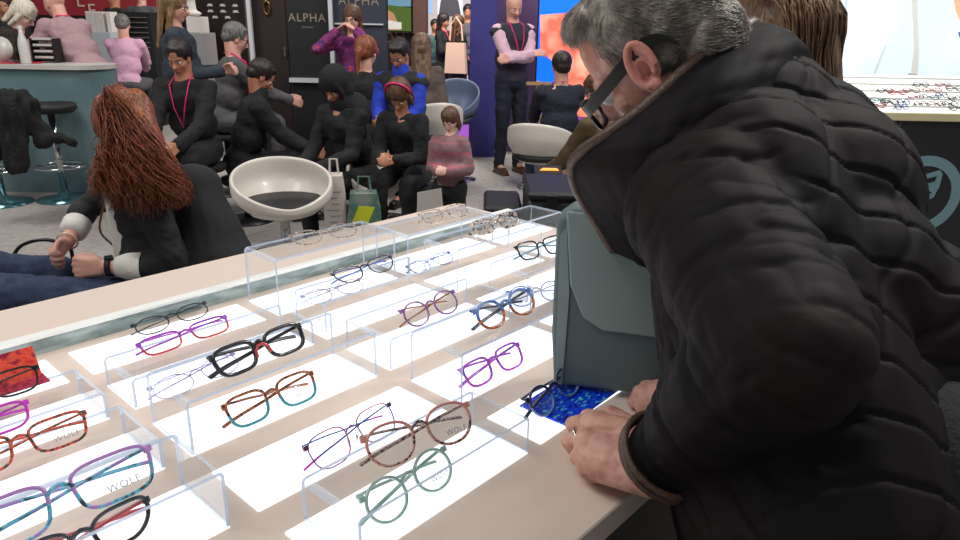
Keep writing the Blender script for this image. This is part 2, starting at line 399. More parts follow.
gb = glasses('thick black square glasses with a red bridge on a clear riser', 268, 364, RZ['B2'], 4, 'square', (34, 34, 38), w=.055, h=.038, thick=.0031, bridge_mat=None, tmat=mat('black_acetate', (32, 32, 36), .3, coat=.3))
Mb = Matrix.Rotation(-R(36), 3, 'X')
MB().tube([Mb @ Vector(q) for q in ((-.0115, -.003, .014), (-.0105, -.004, .024), (-.004, -.004, .0305), (.004, -.004, .0305), (.0105, -.004, .024), (.0115, -.003, .014))], .0022, 8).build('bridge_accent', m_red, gb, True)
glasses('brown tortoiseshell glasses with teal lower rims lying under the black pair', 280, 414, TZ+.002, 0, 'square', mats=m_tt, lower=m_teal, w=.054, h=.042, thick=.0024, brand=True)
glasses('thin metal glasses with pink tops and blue temples on a bare white panel', 362, 452, TZ+.002, 3, 'hex', mats=m_wire, tmat=m_bw, w=.054, h=.044, thick=.0010, pads=True, tipm=m_mag)
glasses('round pink glasses with speckled rims on the riser nearest the table edge', 428, 455, RZ['F'], -12, 'panto', mats=m_pink, lower=m_pt, tmat=tort('smoky_mottle', (60, 50, 50), (190, 160, 150), (50, 44, 46)), bridge_mat=tort('smoky_mottle', (60, 50, 50), (190, 160, 150), (50, 44, 46)), w=.054, h=.046, thick=.0020, brand=True)
glasses('round mint green glasses lying beneath the pink pair', 420, 505, TZ+.002, 2, 'round', mats=m_mint, w=.050, h=.046, thick=.0021, brand=True)
glasses('turquoise and lilac oval glasses on the lower left riser', 72, 524, RZ['L2'], 0, 'rect', mats=m_lilac, lower=m_tq, tmat=m_tq, bridge_mat=m_tq, w=.060, h=.040, thick=.0022, brand=True, sc=1.12)
glasses('orange and green mottled glasses at the left edge on a low riser', 28, 462, RZ['L3'], 0, 'rect', mats=m_or, w=.054, h=.036, thick=.0021, brand=True)
glasses('magenta glasses cut off by the left edge, behind the orange mottled pair', -28, 447, RZ['L3'], 4, 'square', mats=m_mag, w=.052, h=.032, thick=.0020)
glasses('black glasses with red temples at the bottom edge of the photo', 92, 562, TZ+.002, 0, 'cat', (36, 30, 32), tmat=m_red, w=.052, h=.038, thick=.0026)
glasses('slim magenta glasses with red lower rims lying flat on a low riser', 192, 344, RZ['B1'], 3, 'rect', mats=m_pur, lower=m_red, w=.056, h=.030, thick=.0018, lean=52)
glasses('thin dark grey metal glasses behind the magenta pair', 178, 326, TZ+.002, 6, 'oval', mats=m_gun, w=.054, h=.032, thick=.0012, lean=50)
glasses('thin lavender wire glasses lying flat under the acrylic left of the black pair', 205, 385, TZ+.002, 8, 'oval', mats=m_lav, w=.056, h=.036, thick=.0008, lean=58)
glasses('pale tortoiseshell glasses lying on the tall riser at the back left', 330, 241, RZ['A'], -6, 'oval', mats=m_ltort, w=.056, h=.036, thick=.0014, lean=58)
glasses('slim black and blue cat-eye glasses on the riser behind centre', 371, 277, RZ['E'], 3, 'cat', (24, 26, 34), tmat=m_bw, w=.058, h=.034, thick=.0015, lean=50)
glasses('fine pink and blue wire glasses lying below the black and blue cat-eye pair', 340, 298, TZ+.002, 0, 'oval', mats=m_wire, w=.054, h=.036, thick=.0008, lean=62)
glasses('small round purple tortoiseshell glasses on a clear riser', 437, 320, RZ['C'], 2, 'round', mats=m_ptort, w=.047, h=.040, thick=.0017, tmat=m_tt)
glasses('bright purple glasses on a white panel under the blue and amber pair', 500, 377, TZ+.002, 0, 'square', mats=m_pur, w=.051, h=.038, thick=.0022)
glasses('blue glasses with amber lower rims on a clear riser', 513, 322, RZ['D'], 0, 'round', mats=m_blu, lower=m_amb, tmat=m_navy, w=.051, h=.042, thick=.0024)
glasses('pale blue glasses with a yellow bridge, just behind the blue and amber pair', 540, 304, TZ+.002, -20, 'round', mats=m_blu, bridge_mat=mat('yellow_acetate', (190, 160, 60), .3), w=.049, h=.040, thick=.0014)
glasses('flat blue wire glasses under the tall clear riser', 437, 268, TZ+.002, 4, 'oval', mats=m_bw, w=.054, h=.034, thick=.0012, lean=60)
glasses('cream mottled glasses on the tall riser at the back centre', 449, 220, RZ['A2'], -4, 'rect', mats=m_cream, w=.054, h=.034, thick=.0017, lean=48)
glasses('black and cream striped glasses on the riser in front of the black cases', 500, 231, RZ['G'], -2, 'rect', mats=tort('black_cream', (20, 18, 18), (226, 205, 188), (24, 20, 20), 70), w=.056, h=.032, thick=.0032, lean=42)
glasses('dark glasses with teal and yellow inner rims beside the grey bag', 545, 257, RZ['I'], -10, 'square', (28, 40, 48), tmat=m_teal, w=.050, h=.038, thick=.0020)
glasses('navy and sky blue glasses lying on the shiny blue card', 562, 405, TZ+.006, 6, 'round', mats=m_navy, lower=m_blu, w=.048, h=.040, thick=.0020)
glasses('thin dark glasses on the red card at the left edge', -12, 405, RZ['L4'], 0, 'square', mats=m_gun, w=.050, h=.034, thick=.0016, lean=35)

# cards on the table
def foil(name, cols, sc):
    mt = mat(name, cols[0], .25, cols=cols[1:], scale=sc, coat=.6, stretch=(1, 2.4, 1), detail=6); return mt
c0 = W(573, 405, z=TZ); 
cd = thing('foil_card', 'shiny rippled blue card under navy glasses beside the hands', 'card', (c0.x, c0.y, TZ+.0022), AZ+R(2))
MB().box((.012, .012, .0015), (.150, .088, .003), bev=.0006).build('card_sheet', foil('blue_foil', [(2, 14, 110), (0, 50, 240), (0, 80, 255), (4, 24, 170), (90, 210, 250)], 85), cd)  # pale cyan streaks put the foil's highlights into its colour
rc = thing('foil_card', 'red glittering card standing on the left riser', 'card', W(2, 392, z=RZ['L4'])+Vector((0, 0, .0003)), AZ)
MB().box((0, .02, .022), (.11, .003, .048), Matrix.Rotation(R(-30), 3, 'X'), .0006).build('card_face', foil('red_foil', [(210, 40, 40), (240, 90, 60), (150, 20, 60)], 60), rc)
MB().box((.0, .0, .002), (.115, .034, .003), bev=.0006).build('card_foot', foil('crimson_foil', [(120, 20, 50), (200, 50, 90), (90, 20, 40)], 90), rc)

# ================================================================ PEOPLE
skin = mat('skin_light', (222, 170, 150), .5, bump=(220, .05), sub=.12, cols=[(208, 150, 132)], scale=14)
skin2 = mat('skin_tan', (186, 128, 98), .5, sub=.1, cols=[(170, 112, 84)], scale=14)
skin3 = mat('skin_pale', (226, 184, 168), .5, sub=.12)
lipm = mat('lips', (176, 92, 88), .45); eyew = mat('eye_white', (225, 222, 216), .2); irism = mat('iris_dark', (40, 28, 22), .15)
def cloth(name, rgb, sc=140, b=.35, cols=None, cs=30, rough=.85, sheen=0): return mat(name, rgb, rough, bump=(sc, b), cols=cols, scale=cs, sheen=sheen)
jeans = cloth('dark_jeans', (36, 44, 66)); blackc = cloth('black_cloth', (20, 20, 22), 60, .4); greyc = cloth('grey_suit', (84, 82, 86)); shoem = mat('shoe_leather', (34, 24, 20), .4)
brownshoe = mat('brown_shoe', (84, 50, 32), .4); pinkshirt = cloth('pink_shirt', (206, 160, 186)); mauve = cloth('mauve_shirt', (164, 134, 138), 40, .3)
lany = mat('pink_lanyard', (226, 40, 110), .5)
def hairm(name, a, b, sc=90): return mat(name, a, .45, cols=[b], scale=sc, stretch=(1, 1, .16), bump=(120, .5), spec=.5)
h_white = hairm('hair_white', (226, 218, 200), (190, 182, 166)); h_grey = hairm('hair_grey', (120, 118, 116), (80, 76, 74)); h_dark = hairm('hair_dark', (22, 17, 16), (42, 30, 26))
h_brown = hairm('hair_brown', (70, 44, 30), (106, 72, 48)); h_blond = hairm('hair_blond', (150, 118, 80), (104, 78, 54)); h_red = hairm('hair_auburn', (158, 84, 46), (88, 44, 24)); h_ash = hairm('hair_ash', (126, 100, 76), (84, 62, 46))

def ik(a, c, l1, l2, pole):
    a, c, pole = Vector(a), Vector(c), Vector(pole); d = c-a; L = min(d.length, (l1+l2)*.998); u_ = d.normalized(); c = a+u_*L
    x = (l1*l1-l2*l2+L*L)/(2*L); h = math.sqrt(max(0, l1*l1-x*x)); pp = pole-u_*pole.dot(u_)
    pp = pp.normalized() if pp.length > 1e-6 else u_.orthogonal().normalized()
    return a+u_*x+pp*h, c
def hand(mb, wrist, dirv, palm, side, S=1.0, curl=.5, spread=.10, n=10):
    """palm, four unequal bent fingers and a thumb; dirv = pointing, palm = palm normal, side = towards the thumb"""
    d = Vector(dirv).normalized(); p = Vector(palm); p = (p-d*p.dot(d)).normalized(); t = d.cross(p); t = t if t.dot(Vector(side)) > 0 else -t
    w_ = Vector(wrist)
    for k in (-.028, -.010, .010, .026): mb.cap(w_+(t*k*.55)*S, w_+(d*.082+t*k)*S, .014*S, .0125*S, n)
    for i, (k, L) in enumerate(((.030, .072), (.010, .080), (-.011, .074), (-.030, .058))):
        b = w_+(d*.084+t*k)*S; a = curl*.5; dd = (d+t*(k*spread*20)).normalized(); r = .0095 if i < 3 else .0082
        for seg, f in enumerate((.46, .30, .24)):
            dr = (dd*math.cos(a)+p*math.sin(a)).normalized(); e = b+dr*L*f*S; mb.cap(b, e, r*S, r*.9*S, n); b = e; a += curl; r *= .92
    b = w_+(d*.022+t*.026)*S
    for f, ang, r in ((.042, .75-.3*curl, .013), (.032, .45-.4*curl, .011), (.026, .25-.5*curl, .0098)):
        dr = (d*math.cos(ang)+t*math.sin(ang)+p*.35*curl).normalized(); e = b+dr*f*S; mb.cap(b, e, r*S, r*.92*S, n); b = e
def head_geo(mb, H, S=1.0, male=True, ears=True):
    """H: matrix, x right, y face direction, z crown; origin at the head's centre"""
    q = lambda *p: H @ (Vector(p)*S)
    Q = H.to_3x3()
    mb.ell(q(0, -.012, .030), (.076*S, .096*S, .086*S), Q, 28, 18); mb.ell(q(0, .022, -.030), (.060*S, .066*S, .078*S), Q, 24, 14)
    mb.ell(q(0, .048, -.084), ((.036 if male else .030)*S, .034*S, .026*S), Q); mb.ell(q(0, .076, .012), (.046*S, .016*S, .012*S), Q)
    mb.cap(q(0, .086, .0), q(0, .108, -.032), .007*S, .0125*S, 12); mb.ell(q(.010, .096, -.036), (.008*S,)*3, Q); mb.ell(q(-.010, .096, -.036), (.008*S,)*3, Q)
    mb.ell(q(0, .080, -.060), (.022*S, .012*S, .008*S), Q); mb.ell(q(.036, .062, -.028), (.018*S, .018*S, .020*S), Q); mb.ell(q(-.036, .062, -.028), (.018*S, .018*S, .020*S), Q)
    if ears:
        for s in (-1, 1):
            mb.tube([q(s*.074, .004+.013*math.cos(a), -.010+.026*math.sin(a)-.003*math.cos(a)) for a in [k*math.pi/6 for k in range(-3, 10)]], .0055*S, 8)
            mb.ell(q(s*.071, .0, -.010), (.005*S, .012*S, .022*S), Q)
def head_parts(o, H, S, hair=None, style=None, glass=None, male=True, hs=1.0, eyes=True, vox=.009, pony=False):
    q = lambda *p: H @ (Vector(p)*S)
    Q = H.to_3x3()
    if eyes:
        for s in (-1, 1):
            mb = MB(); mb.ell(q(s*.030, .070, -.004), (.0118*S,)*3, Q); mb.cm = 1; mb.ell(q(s*.030, .0765, -.006), (.0066*S, .0062*S, .0066*S), Q, 12, 8); mb.build('eye', [eyew, irism], o, True)
            mb = MB(); mb.tube([q(s*.014, .091, .016), q(s*.030, .088, .021), q(s*.046, .076, .017)], .0026*S, 6); mb.build('eyebrow', hair or h_grey, o, True)
        mb = MB(); mb.tube([q(-.022, .082, -.062), q(-.008, .0925, -.059), q(0, .0925, -.061), q(.008, .0925, -.059), q(.022, .082, -.062)], [.002*S, .004*S, .004*S, .004*S, .002*S], 8); mb.build('lips', lipm, o, True)
    if glass:
        mb = MB()
        for s in (-1, 1):
            mb.tube([q(s*.032+.024*math.cos(a), .097-.010*abs(math.cos(a)), -.006+.019*math.sin(a)) for a in [k*math.pi/8 for k in range(16)]], .0020*S, 6, True)
            mb.tube([q(s*.056, .088, .004), q(s*.074, .04, .004), q(s*.078, -.002, .002), q(s*.076, -.022, -.014)], .0019*S, 6)
        mb.tube([q(-.009, .098, .0), q(0, .102, .003), q(.009, .098, .0)], .0018*S, 6); mb.build('worn_glasses', glass, o, True)
    if style in ('short', 'bob', 'long', 'pony', 'crop'):
        mb = MB(); g = {'short': .010, 'crop': .006}.get(style, .016)
        mb.ell(q(0, -.022, .036), ((.076+g)*S, (.092+g)*S, (.082+g)*S), Q, 30, 18)
        mb.ell(q(0, -.058, -.012), ((.066+g*.5)*S, (.052+g)*S, (.062)*S), Q)
        mb.ell(q(0, .035, .085), (.058*S, .040*S, .022*S), Q)
        if style in ('bob', 'long'):
            L = .10 if style == 'bob' else .26
            for s in (-1, 1):
                mb.cap(q(s*.068, .004, .035), q(s*.076, -.004, -.075), .020*S, .022*S); mb.cap(q(s*.072, -.006, -.03), q(s*.070, -.022, -.04-L), .024*S, .018*S)
            for k in (-.05, -.02, .02, .05): mb.cap(q(k, -.075, 0), q(k*1.1, -.078, -.04-L*1.05), .030*S, .020*S)
        if style == 'pony':
            mb.cap(q(0, -.10, .03), q(0, -.135, -.02), .026*S, .028*S); mb.cap(q(0, -.135, -.02), q(0, -.12, -.20), .028*S, .010*S)
        def fn(p, nn):
            v = Vector((p.x*1.0, p.y, p.z*.25)); return p + nn*(noise.noise(v*70)*.004)
        mb.build('hair', hair, o, True, remesh=vox, smooth_it=3, fn=fn)
def mesh_person(name, label, hpx, Y, yaw, pose='stand', S=1.0, lean=0, pitch=10, hyaw=0, top=None, bottom=None, hair=None, style='short', glass=None, male=True, sk=None, shoes=None,
                lh=None, rh=None, le=None, re_=None, sleeves='long', lanyard=False, vest=None, vox=.012, seat=.47, group=None, eyes=True, gaze=0, roll=0, skirt=None, collar=None, headz=None, knees=None, sf=.04, kf=.42, curl=.45, kz_=None):
    """builds one person; hpx = photo point of the head's centre at distance Y; yaw 0 faces away from the camera, 90 faces left"""
    sk = sk or skin; top = top or blackc; bottom = bottom or blackc
    hp = W(*hpx, Y=Y)
    L = R(lean); sp = Vector((0, math.sin(L), math.cos(L))); L2 = R(min(100, lean*.75)); sn = Vector((0, math.sin(L2), math.cos(L2)))
    rel = sp*.50 + sn*.172
    if pose == 'stand': S = S*1.0; hipz = .95*S; 
    else: hipz = hp.z - rel.z*S
    if pose == 'stand' and lean < 5: S = hp.z/(.95+rel.z); hipz = .95*S
    elif pose == 'stand': hipz = hp.z-rel.z*S
    rel = rel*S
    Z = Matrix.Rotation(R(yaw), 3, 'Z'); root = Vector((hp.x, hp.y, 0)) - Z @ Vector((rel.x, rel.y, 0))
    o = thing(name, label, 'person', (root.x, root.y, 0), R(yaw), group)
    hip = Vector((0, 0, hipz)); chest = hip+sp*.36*S; nk = hip+sp*.50*S; hd = hip+rel
    sw = (.168 if male else .145)*S
    J = {}
    for s, k in ((-1, 'l'), (1, 'r')):
        sh = hip+sp*.455*S+Vector((s*sw, 0, 0)); tgt = (lh if s < 0 else rh)
        if tgt is None: tgt = (s*.06, .04, -.50)
        wr = (Z.inverted() @ (tgt-root)) if isinstance(tgt, Vector) else nk + Vector(tgt)*S
        pole = (le if s < 0 else re_) or (s*.5, -.6, -.5)
        el, wr = ik(sh, wr, .285*S, .255*S, pole)
        hj = hip+Vector((s*.085*S, 0, -.02*S))
        if pose == 'stand': kn = Vector((s*.10*S, .03*S, hipz*.52)); an = Vector((s*.11*S, -.02*S, .085*S))
        else:
            kz = kz_ or max(.40*S, hipz-.04*S); kn = Vector((s*(.13)*S, kf*S, kz)); an = Vector((s*.13*S, (kf-.02)*S if not knees else knees, .085*S))
            if kz > .52: an.z = kz-.42*S
        J[k] = (sh, el, wr, hj, kn, an)
    th = 1.0 if male else .9
    def torso(mb, g=0):
        mb.ell(hip+Vector((0, -.01*S, .0)), (.155*S*th+g, .115*S+g, .12*S+g)); mb.ell(hip+sp*.20*S, (.148*S*th+g*1.5, .112*S+g*1.5, .17*S), Matrix.Rotation(-L, 3, 'X')); mb.ell(chest, (.160*S*th+g, .115*S+g, .17*S), Matrix.Rotation(-L, 3, 'X'))
        for s, k in ((-1, 'l'), (1, 'r')): mb.cap(nk+Vector((s*.02*S, 0, -.035*S)), J[k][0]+Vector((0, 0, -.012*S)), .046*S+g, .050*S*th+g)
    def arms(mb, g=0, fore=True):
        for k in 'lr':
            sh, el, wr = J[k][:3]; mb.cap(sh, el, .052*S*th+g, .040*S*th+g)
            if fore: mb.cap(el, wr.lerp(el, sf if g else .04), .039*S*th+g, .029*S+g)
    def legs(mb, g=0):
        for k in 'lr': hj, kn, an = J[k][3:]; mb.cap(hj, kn, .082*S+g, .055*S+g); mb.cap(kn, an, .054*S+g, .038*S+g)
    hp_ = Matrix.Rotation(R(hyaw), 4, 'Z') @ Matrix.Rotation(R(roll), 4, 'Y') @ Matrix.Rotation(-R(pitch), 4, 'X'); H = Matrix.Translation(hd) @ hp_
    mb = MB(); torso(mb); arms(mb); legs(mb); head_geo(mb, H, S*1.0, male)
    mb.cap(nk+Vector((0, 0, -.03*S)), hd+hp_ @ Vector((0, -.025, -.05))*S, (.064 if male else .054)*S, (.058 if male else .050)*S)
    for s, k in ((-1, 'l'), (1, 'r')):
        sh, el, wr, hj, kn, an = J[k]; d = (wr-el).normalized(); hand(mb, wr, d+Vector((-s*.1, .25, 0)), Vector((-s, 0, -.3)), (0, .4, 1), S*1.02, curl)
        mb.cap(an, an+Vector((0, .13, -.045))*S, .036*S, .026*S)
    mb.build('body', sk, o, True, remesh=vox*.75, smooth_it=2)
    g = .019
    mb = MB(); torso(mb, g); arms(mb, g, sleeves == 'long')
    if sleeves == 'rolled':
        for k in 'lr': sh, el, wr = J[k][:3]; mb.cap(el, el.lerp(wr, .3), .050*S, .046*S)
    if collar: mb.cap(nk, nk+(hd-nk)*.35, .075*S, .068*S)
    if skirt: mb.cap(hip, hip+Vector((0, 0, -skirt*S)), .19*S, .21*S)
    def wr_(p, nn): return p+nn*(noise.noise(Vector((p.x*8, p.y*8, p.z*14)))*.012+(1-abs(noise.noise(Vector((p.x*13+3, p.y*13, p.z*19))))*2)**2*-.004+noise.noise(p*40)*.003)
    mb.build('top', top, o, True, remesh=vox, smooth_it=3, fn=wr_)
    if vest: mb = MB(); torso(mb, g+.008); mb.build('waistcoat', vest, o, True, remesh=vox, smooth_it=3, fn=wr_)
    mb = MB(); mb.ell(hip+Vector((0, -.01*S, -.02)), (.155*S*th+g+.004, .12*S+g+.004, .10*S+g)); legs(mb, g); mb.build('trousers', bottom, o, True, remesh=vox, smooth_it=3, fn=wr_)
    for s, k in ((-1, 'l'), (1, 'r')):
        an = J[k][5]; sb = MB(); sb.cap(an+Vector((0, -.03, -.035))*S, an+Vector((0, .155, -.048))*S, .042*S, .034*S); sb.box(an+Vector((0, .06*S, -.085*S+.009)), (.08*S, .26*S, .018)); sb.build('shoe', shoes or shoem, o, True, remesh=.01, smooth_it=2)
    head_parts(o, H, S*1.0, hair, style, glass, male, eyes=eyes, vox=vox*.7)
    if lanyard:
        f = sp.cross(Vector((1, 0, 0)))*-1; f = Vector((0, math.cos(L), -math.sin(L)))
        mb = MB(); mb.tube([nk+Vector((0, -.075, .05))*S, nk+Vector((.06, -.02, .05))*S, nk+Vector((.07, 0, 0))*S+f*.085*S, chest+Vector((.04, 0, 0))*S+f*.150*S, chest-sp*.15*S+f*.155*S,
            chest+Vector((-.04, 0, 0))*S+f*.150*S, nk+Vector((-.07, 0, 0))*S+f*.085*S, nk+Vector((-.06, -.02, .05))*S], .008*S, 6, True, flat=.4); mb.build('lanyard', lany, o, True)
    o['_'] = 0; del o['_']
    return o, dict(root=root, hip=hip, nk=nk, hd=hd, J=J, H=H, S=S, Z=Z)
SEATED = []
def P(name, label, hpx, Y, yaw, pose='stand', *a, **k):
    r = mesh_person(name, label, hpx, Y, yaw, pose, *a, **k)
    if pose == 'sit': SEATED.append((r[1], 'black stool under the ' + ' '.join(label.split()[:7])))
    return r
desk_l, desk_r = (-.10, .42, -.34), (.10, .42, -.34)
_, IW = P('person', 'white-haired woman in a dark fur coat and glasses bent over the teal counter', (24, 14), 6.75, -78, 'stand', .98, 38, 42, top=cloth('brown_fur', (58, 44, 36), 90, 1.0, [(34, 26, 22)], 60), hair=h_white, style='bob', glass=m_gun, male=False, sk=skin3, lh=(-.10, .22, -.34), rh=(.10, .22, -.34))
P('person', 'bald man in a mauve shirt leaning over the teal counter, seen from behind', (54, 3), 6.7, 62, 'stand', 1.0, 36, 15, hyaw=10, top=mauve, bottom=greyc, hair=h_grey, style=None, lanyard=True, lh=(-.15, .30, -.20), rh=(.12, .30, -.20))
P('person', 'grey-haired man in a pale pink shirt seated with his back turned near the white brochures', (123, 25), 8.9, 10, 'sit', 1.0, 12, 15, top=pinkshirt, bottom=greyc, hair=h_grey, lh=desk_l, rh=desk_r, eyes=False, vox=.018)
P('person', 'blonde woman in dark top and glasses standing in profile beside the dark display', (174, 6), 5.4, -80, 'stand', top=cloth('slate_top', (44, 54, 66)), bottom=blackc, hair=h_blond, style='long', glass=m_gun, male=False, lh=(-.02, .30, -.30), rh=(.02, .30, -.30))
P('person', 'man in brown coat before the red wall behind the brochures', (113, -4), 11.4, 150, 'stand', top=cloth('umber_coat', (44, 36, 28)), sk=skin2, hair=h_dark, vox=.02)
P('person', 'person in a grey jacket before the red wall, left of the blonde woman', (140, -6), 11.8, 175, 'stand', top=greyc, hair=h_brown, vox=.02)
P('person', 'person in dark clothes glimpsed behind the white-haired woman', (3, 6), 8.4, -150, 'stand', hair=h_dark, sk=skin2, vox=.02)
P('person', 'grey-haired man with glasses and pink lanyard in a grey suit, seated before the black doors', (236, 38), 6.2, -65, 'sit', 1.0, 14, 24, top=greyc, bottom=greyc, hair=h_grey, glass=m_gun, lanyard=True, lh=desk_l, rh=desk_r)
P('person', 'dark-haired person in a black hooded coat seated beside the hijab wearer', (262, 76), 5.3, -70, 'sit', .95, 18, 38, top=blackc, hair=h_dark, sk=skin2, lh=(-.1, .36, -.4), rh=(.1, .36, -.4), collar=True)
P('person', 'person in black with a pink lanyard seated in front of the blonde woman', (179, 57), 4.9, 175, 'sit', .95, 14, 25, top=blackc, hair=h_dark, sk=skin2, lanyard=True, lh=(-.1, .36, -.4), rh=(.1, .36, -.4))
P('person', 'woman with long brown hair in a red and purple patterned blouse trying on glasses', (352, 19), 6.5, 172, 'stand', top=cloth('patterned_blouse', (40, 40, 110), 90, .2, [(150, 40, 90), (46, 44, 120), (190, 60, 70)], 26), hair=h_brown, style='long', male=False, lh=(-.10, .17, .06), rh=(.10, .17, .06), le=(-.8, .3, -.8), re_=(.8, .3, -.8), glass=m_gun)
P('person', 'woman with a copper ponytail in black seated with her back turned', (367, 52), 5.75, -22, 'sit', .95, 10, 10, top=blackc, hair=h_red, style='pony', male=False, eyes=False, lh=(-.1, .36, -.4), rh=(.1, .36, -.4))
oh, IH = P('person', 'woman in a black hijab looking down, seated beside the copper ponytail', (335, 85), 4.6, 150, 'sit', .92, 20, 36, top=blackc, hair=h_dark, style=None, male=False, sk=skin2, lh=(-.08, .34, -.36), rh=(.08, .34, -.36))
mb = MB(); Hh = IH['H']; q = lambda *p: Hh @ (Vector(p)*.92); Qh = Hh.to_3x3()
mb.ell(q(0, -.018, .034), (.094, .104, .098), Qh); mb.ell(q(0, -.03, -.05), (.088, .080, .09), Qh)
mb.tube([q(.078*math.cos(a), .050, .0+.094*math.sin(a)) for a in [k*math.pi/9 for k in range(18)]], .016, 8, True)
mb.cap(q(0, .02, -.13), q(0, -.02, -.24), .085, .13); mb.build('hijab', blackc, oh, True, remesh=.009, smooth_it=3)
P('person', 'boy with short black hair in a black padded waistcoat and blue sleeves', (399, 54), 5.2, 160, 'sit', .86, 12, 34, top=cloth('blue_sleeve', (30, 60, 180)), vest=cloth('padded_black', (30, 31, 35), 30, .5), hair=h_dark, sk=skin2, lh=(-.05, .30, -.34), rh=(.05, .30, -.34), collar=True)
P('person', 'woman with long light brown hair seated behind the boy in the padded waistcoat', (421, 48), 6.35, 12, 'sit', .95, 8, 10, top=cloth('taupe_top', (90, 76, 70)), hair=h_ash, style='long', male=False, eyes=False)
oc, IC = P('person', 'girl with brown hair and a red hairband bowed in front of the boy', (399, 95), 4.35, 165, 'sit', .78, 24, 48, top=blackc, hair=h_brown, style='bob', male=False, sk=skin2, lh=(-.05, .28, -.30), rh=(.05, .28, -.30))
mb = MB(); Hh = IC['H']; mb.tube([Hh @ (Vector((.098*math.cos(a), -.005, .030+.106*math.sin(a)))*.78) for a in [math.pi*k/12 for k in range(13)]], .007, 6, flat=1.6); mb.build('hairband', lany, oc, True)
P('person', 'small child in a pink and grey striped jumper holding a white card', (450, 120), 4.15, 160, 'stand', 1.0, 0, 32, top=mat('pink_stripes', (176, 96, 110), .9, cols=[(118, 108, 108), (170, 86, 104)], scale=7, stretch=(.05, .05, 6), bump=(140, .3)), bottom=blackc, hair=h_brown, style='bob', male=False, sk=skin3, lh=(-.10, .26, -.30), rh=(.04, .26, -.30))
ob, IB = P('person', 'bald man with crossed arms in a pink shirt and dark waistcoat beside the blue wall', (514, 7), 7.3, 205, 'stand', 1.0, 0, 20, hyaw=-4, top=cloth('pale_pink_shirt', (218, 182, 196)), vest=cloth('charcoal_waistcoat', (44, 40, 56)), bottom=cloth('navy_trousers', (26, 30, 46)), style=None, hair=h_grey, shoes=brownshoe, lanyard=True,
  lh=(.13, .21, -.30), rh=(-.11, .18, -.26), le=(-1, .15, -.9), re_=(1, .15, -.9))
P('person', 'dark-haired man in a navy suit seated with his back turned before the blue screen', (561, 66), 6.3, 12, 'sit', 1.0, 6, 8, top=cloth('navy_suit', (24, 28, 44)), bottom=jeans, hair=h_dark, eyes=False, lanyard=True, lh=desk_l, rh=desk_r)
P('person', 'person in a khaki jacket and white cuffs leaning on the black cases', (598, 92), 4.6, 40, 'sit', 1.0, 30, 30, top=cloth('khaki_jacket', (86, 68, 44)), bottom=blackc, hair=h_brown, lh=(-.12, .36, -.40), rh=(.12, .36, -.40), eyes=False)
P('person', 'woman with dark hair and red lanyard far off in the bright aisle', (444, 21), 11.5, -120, 'stand', top=blackc, hair=h_dark, style='long', male=False, lanyard=True, vox=.018, sk=skin2, lh=(-.05, .25, -.2), rh=(.05, .25, -.2))
of, IF = P('person', 'woman with a cream tote bag on her shoulder far off in the bright aisle', (459, 23), 11.0, -60, 'stand', top=blackc, hair=h_brown, style='long', male=False, vox=.018)
P('person', 'person in a dark jacket at the right of the bright aisle', (468, 12), 12.5, 180, 'stand', top=greyc, hair=h_dark, vox=.02, sk=skin2)
P('person', 'person in a teal coat at the left of the bright aisle', (435, 26), 12.0, -170, 'stand', top=cloth('teal_coat', (60, 92, 88)), hair=h_dark, vox=.02, sk=skin2)
# tote bag hanging from her shoulder
b = W(455, 55, Y=10.75); tg = thing('tote_bag', 'cream canvas tote bag hanging from a shoulder in the bright aisle', 'bag', b, R(-20))
MB().prism([(-.17, -.26), (.17, -.26), (.14, .17), (-.14, .17)], (0, 0, 0), (1, 0, 0), (0, 0, 1), (0, .08, 0)).build('bag_body', cloth('cream_canvas', (214, 184, 160)), tg)
MB().tube([(-.10, .04, .20), (-.08, .04, .42), (0, .04, .52), (.08, .04, .42), (.10, .04, .20)], .012, 6).build('strap', cloth('cream_canvas', (214, 184, 160)), tg)

def under(I, label, r=.17):
    """black stool carrying a seated person"""
    hz = I['hip'].z-.125*I['S']; c = I['root']; o = thing('stool', label, 'stool', (c.x, c.y, 0), 0, 'black stools under seated visitors')
    MB().lathe([(.001, 0), (r*.9, 0), (r, .015), (r, .05), (.001, .055)], (0, 0, hz-.055)).build('seat', blackc, o, True); MB().cyl((0, 0, .01), (0, 0, hz-.05), .025).build('stem', mat('dark_metal', (50, 50, 54), .4, .8), o, True)
    MB().lathe([(.001, 0), (.20, 0), (.20, .008), (.03, .03), (.001, .03)]).build('base_disc', mat('dark_metal', (50, 50, 54), .4, .8), o, True)
for I_, l_ in SEATED: under(I_, l_)

# ================================================================ HALL FURNITURE
def upright(name, label, cat, x0, y0, x1, y1, Y, mt, th=.06, floor=False, part='panel', rough=None):
    a = W(x0, (y0+y1)/2, Y=Y); b = W(x1, (y0+y1)/2, Y=Y); zt = W((x0+x1)/2, y0, Y=Y).z; zb = 0 if floor else W((x0+x1)/2, y1, Y=Y).z
    o = thing(name, label, cat, ((a.x+b.x)/2, Y+th/2, zb))
    MB().box((0, 0, (zt-zb)/2), (b.x-a.x, th, zt-zb), bev=.004).build(part, mt, o); return o, b.x-a.x, zt-zb
def plate(o, name, pts, mt, y=-.034, d=.003):
    """raised flat shape on the front of an upright"""
    return MB().prism(pts, (0, y-d, 0), (1, 0, 0), (0, 0, 1), (0, d, 0)).build(name, mt, o)
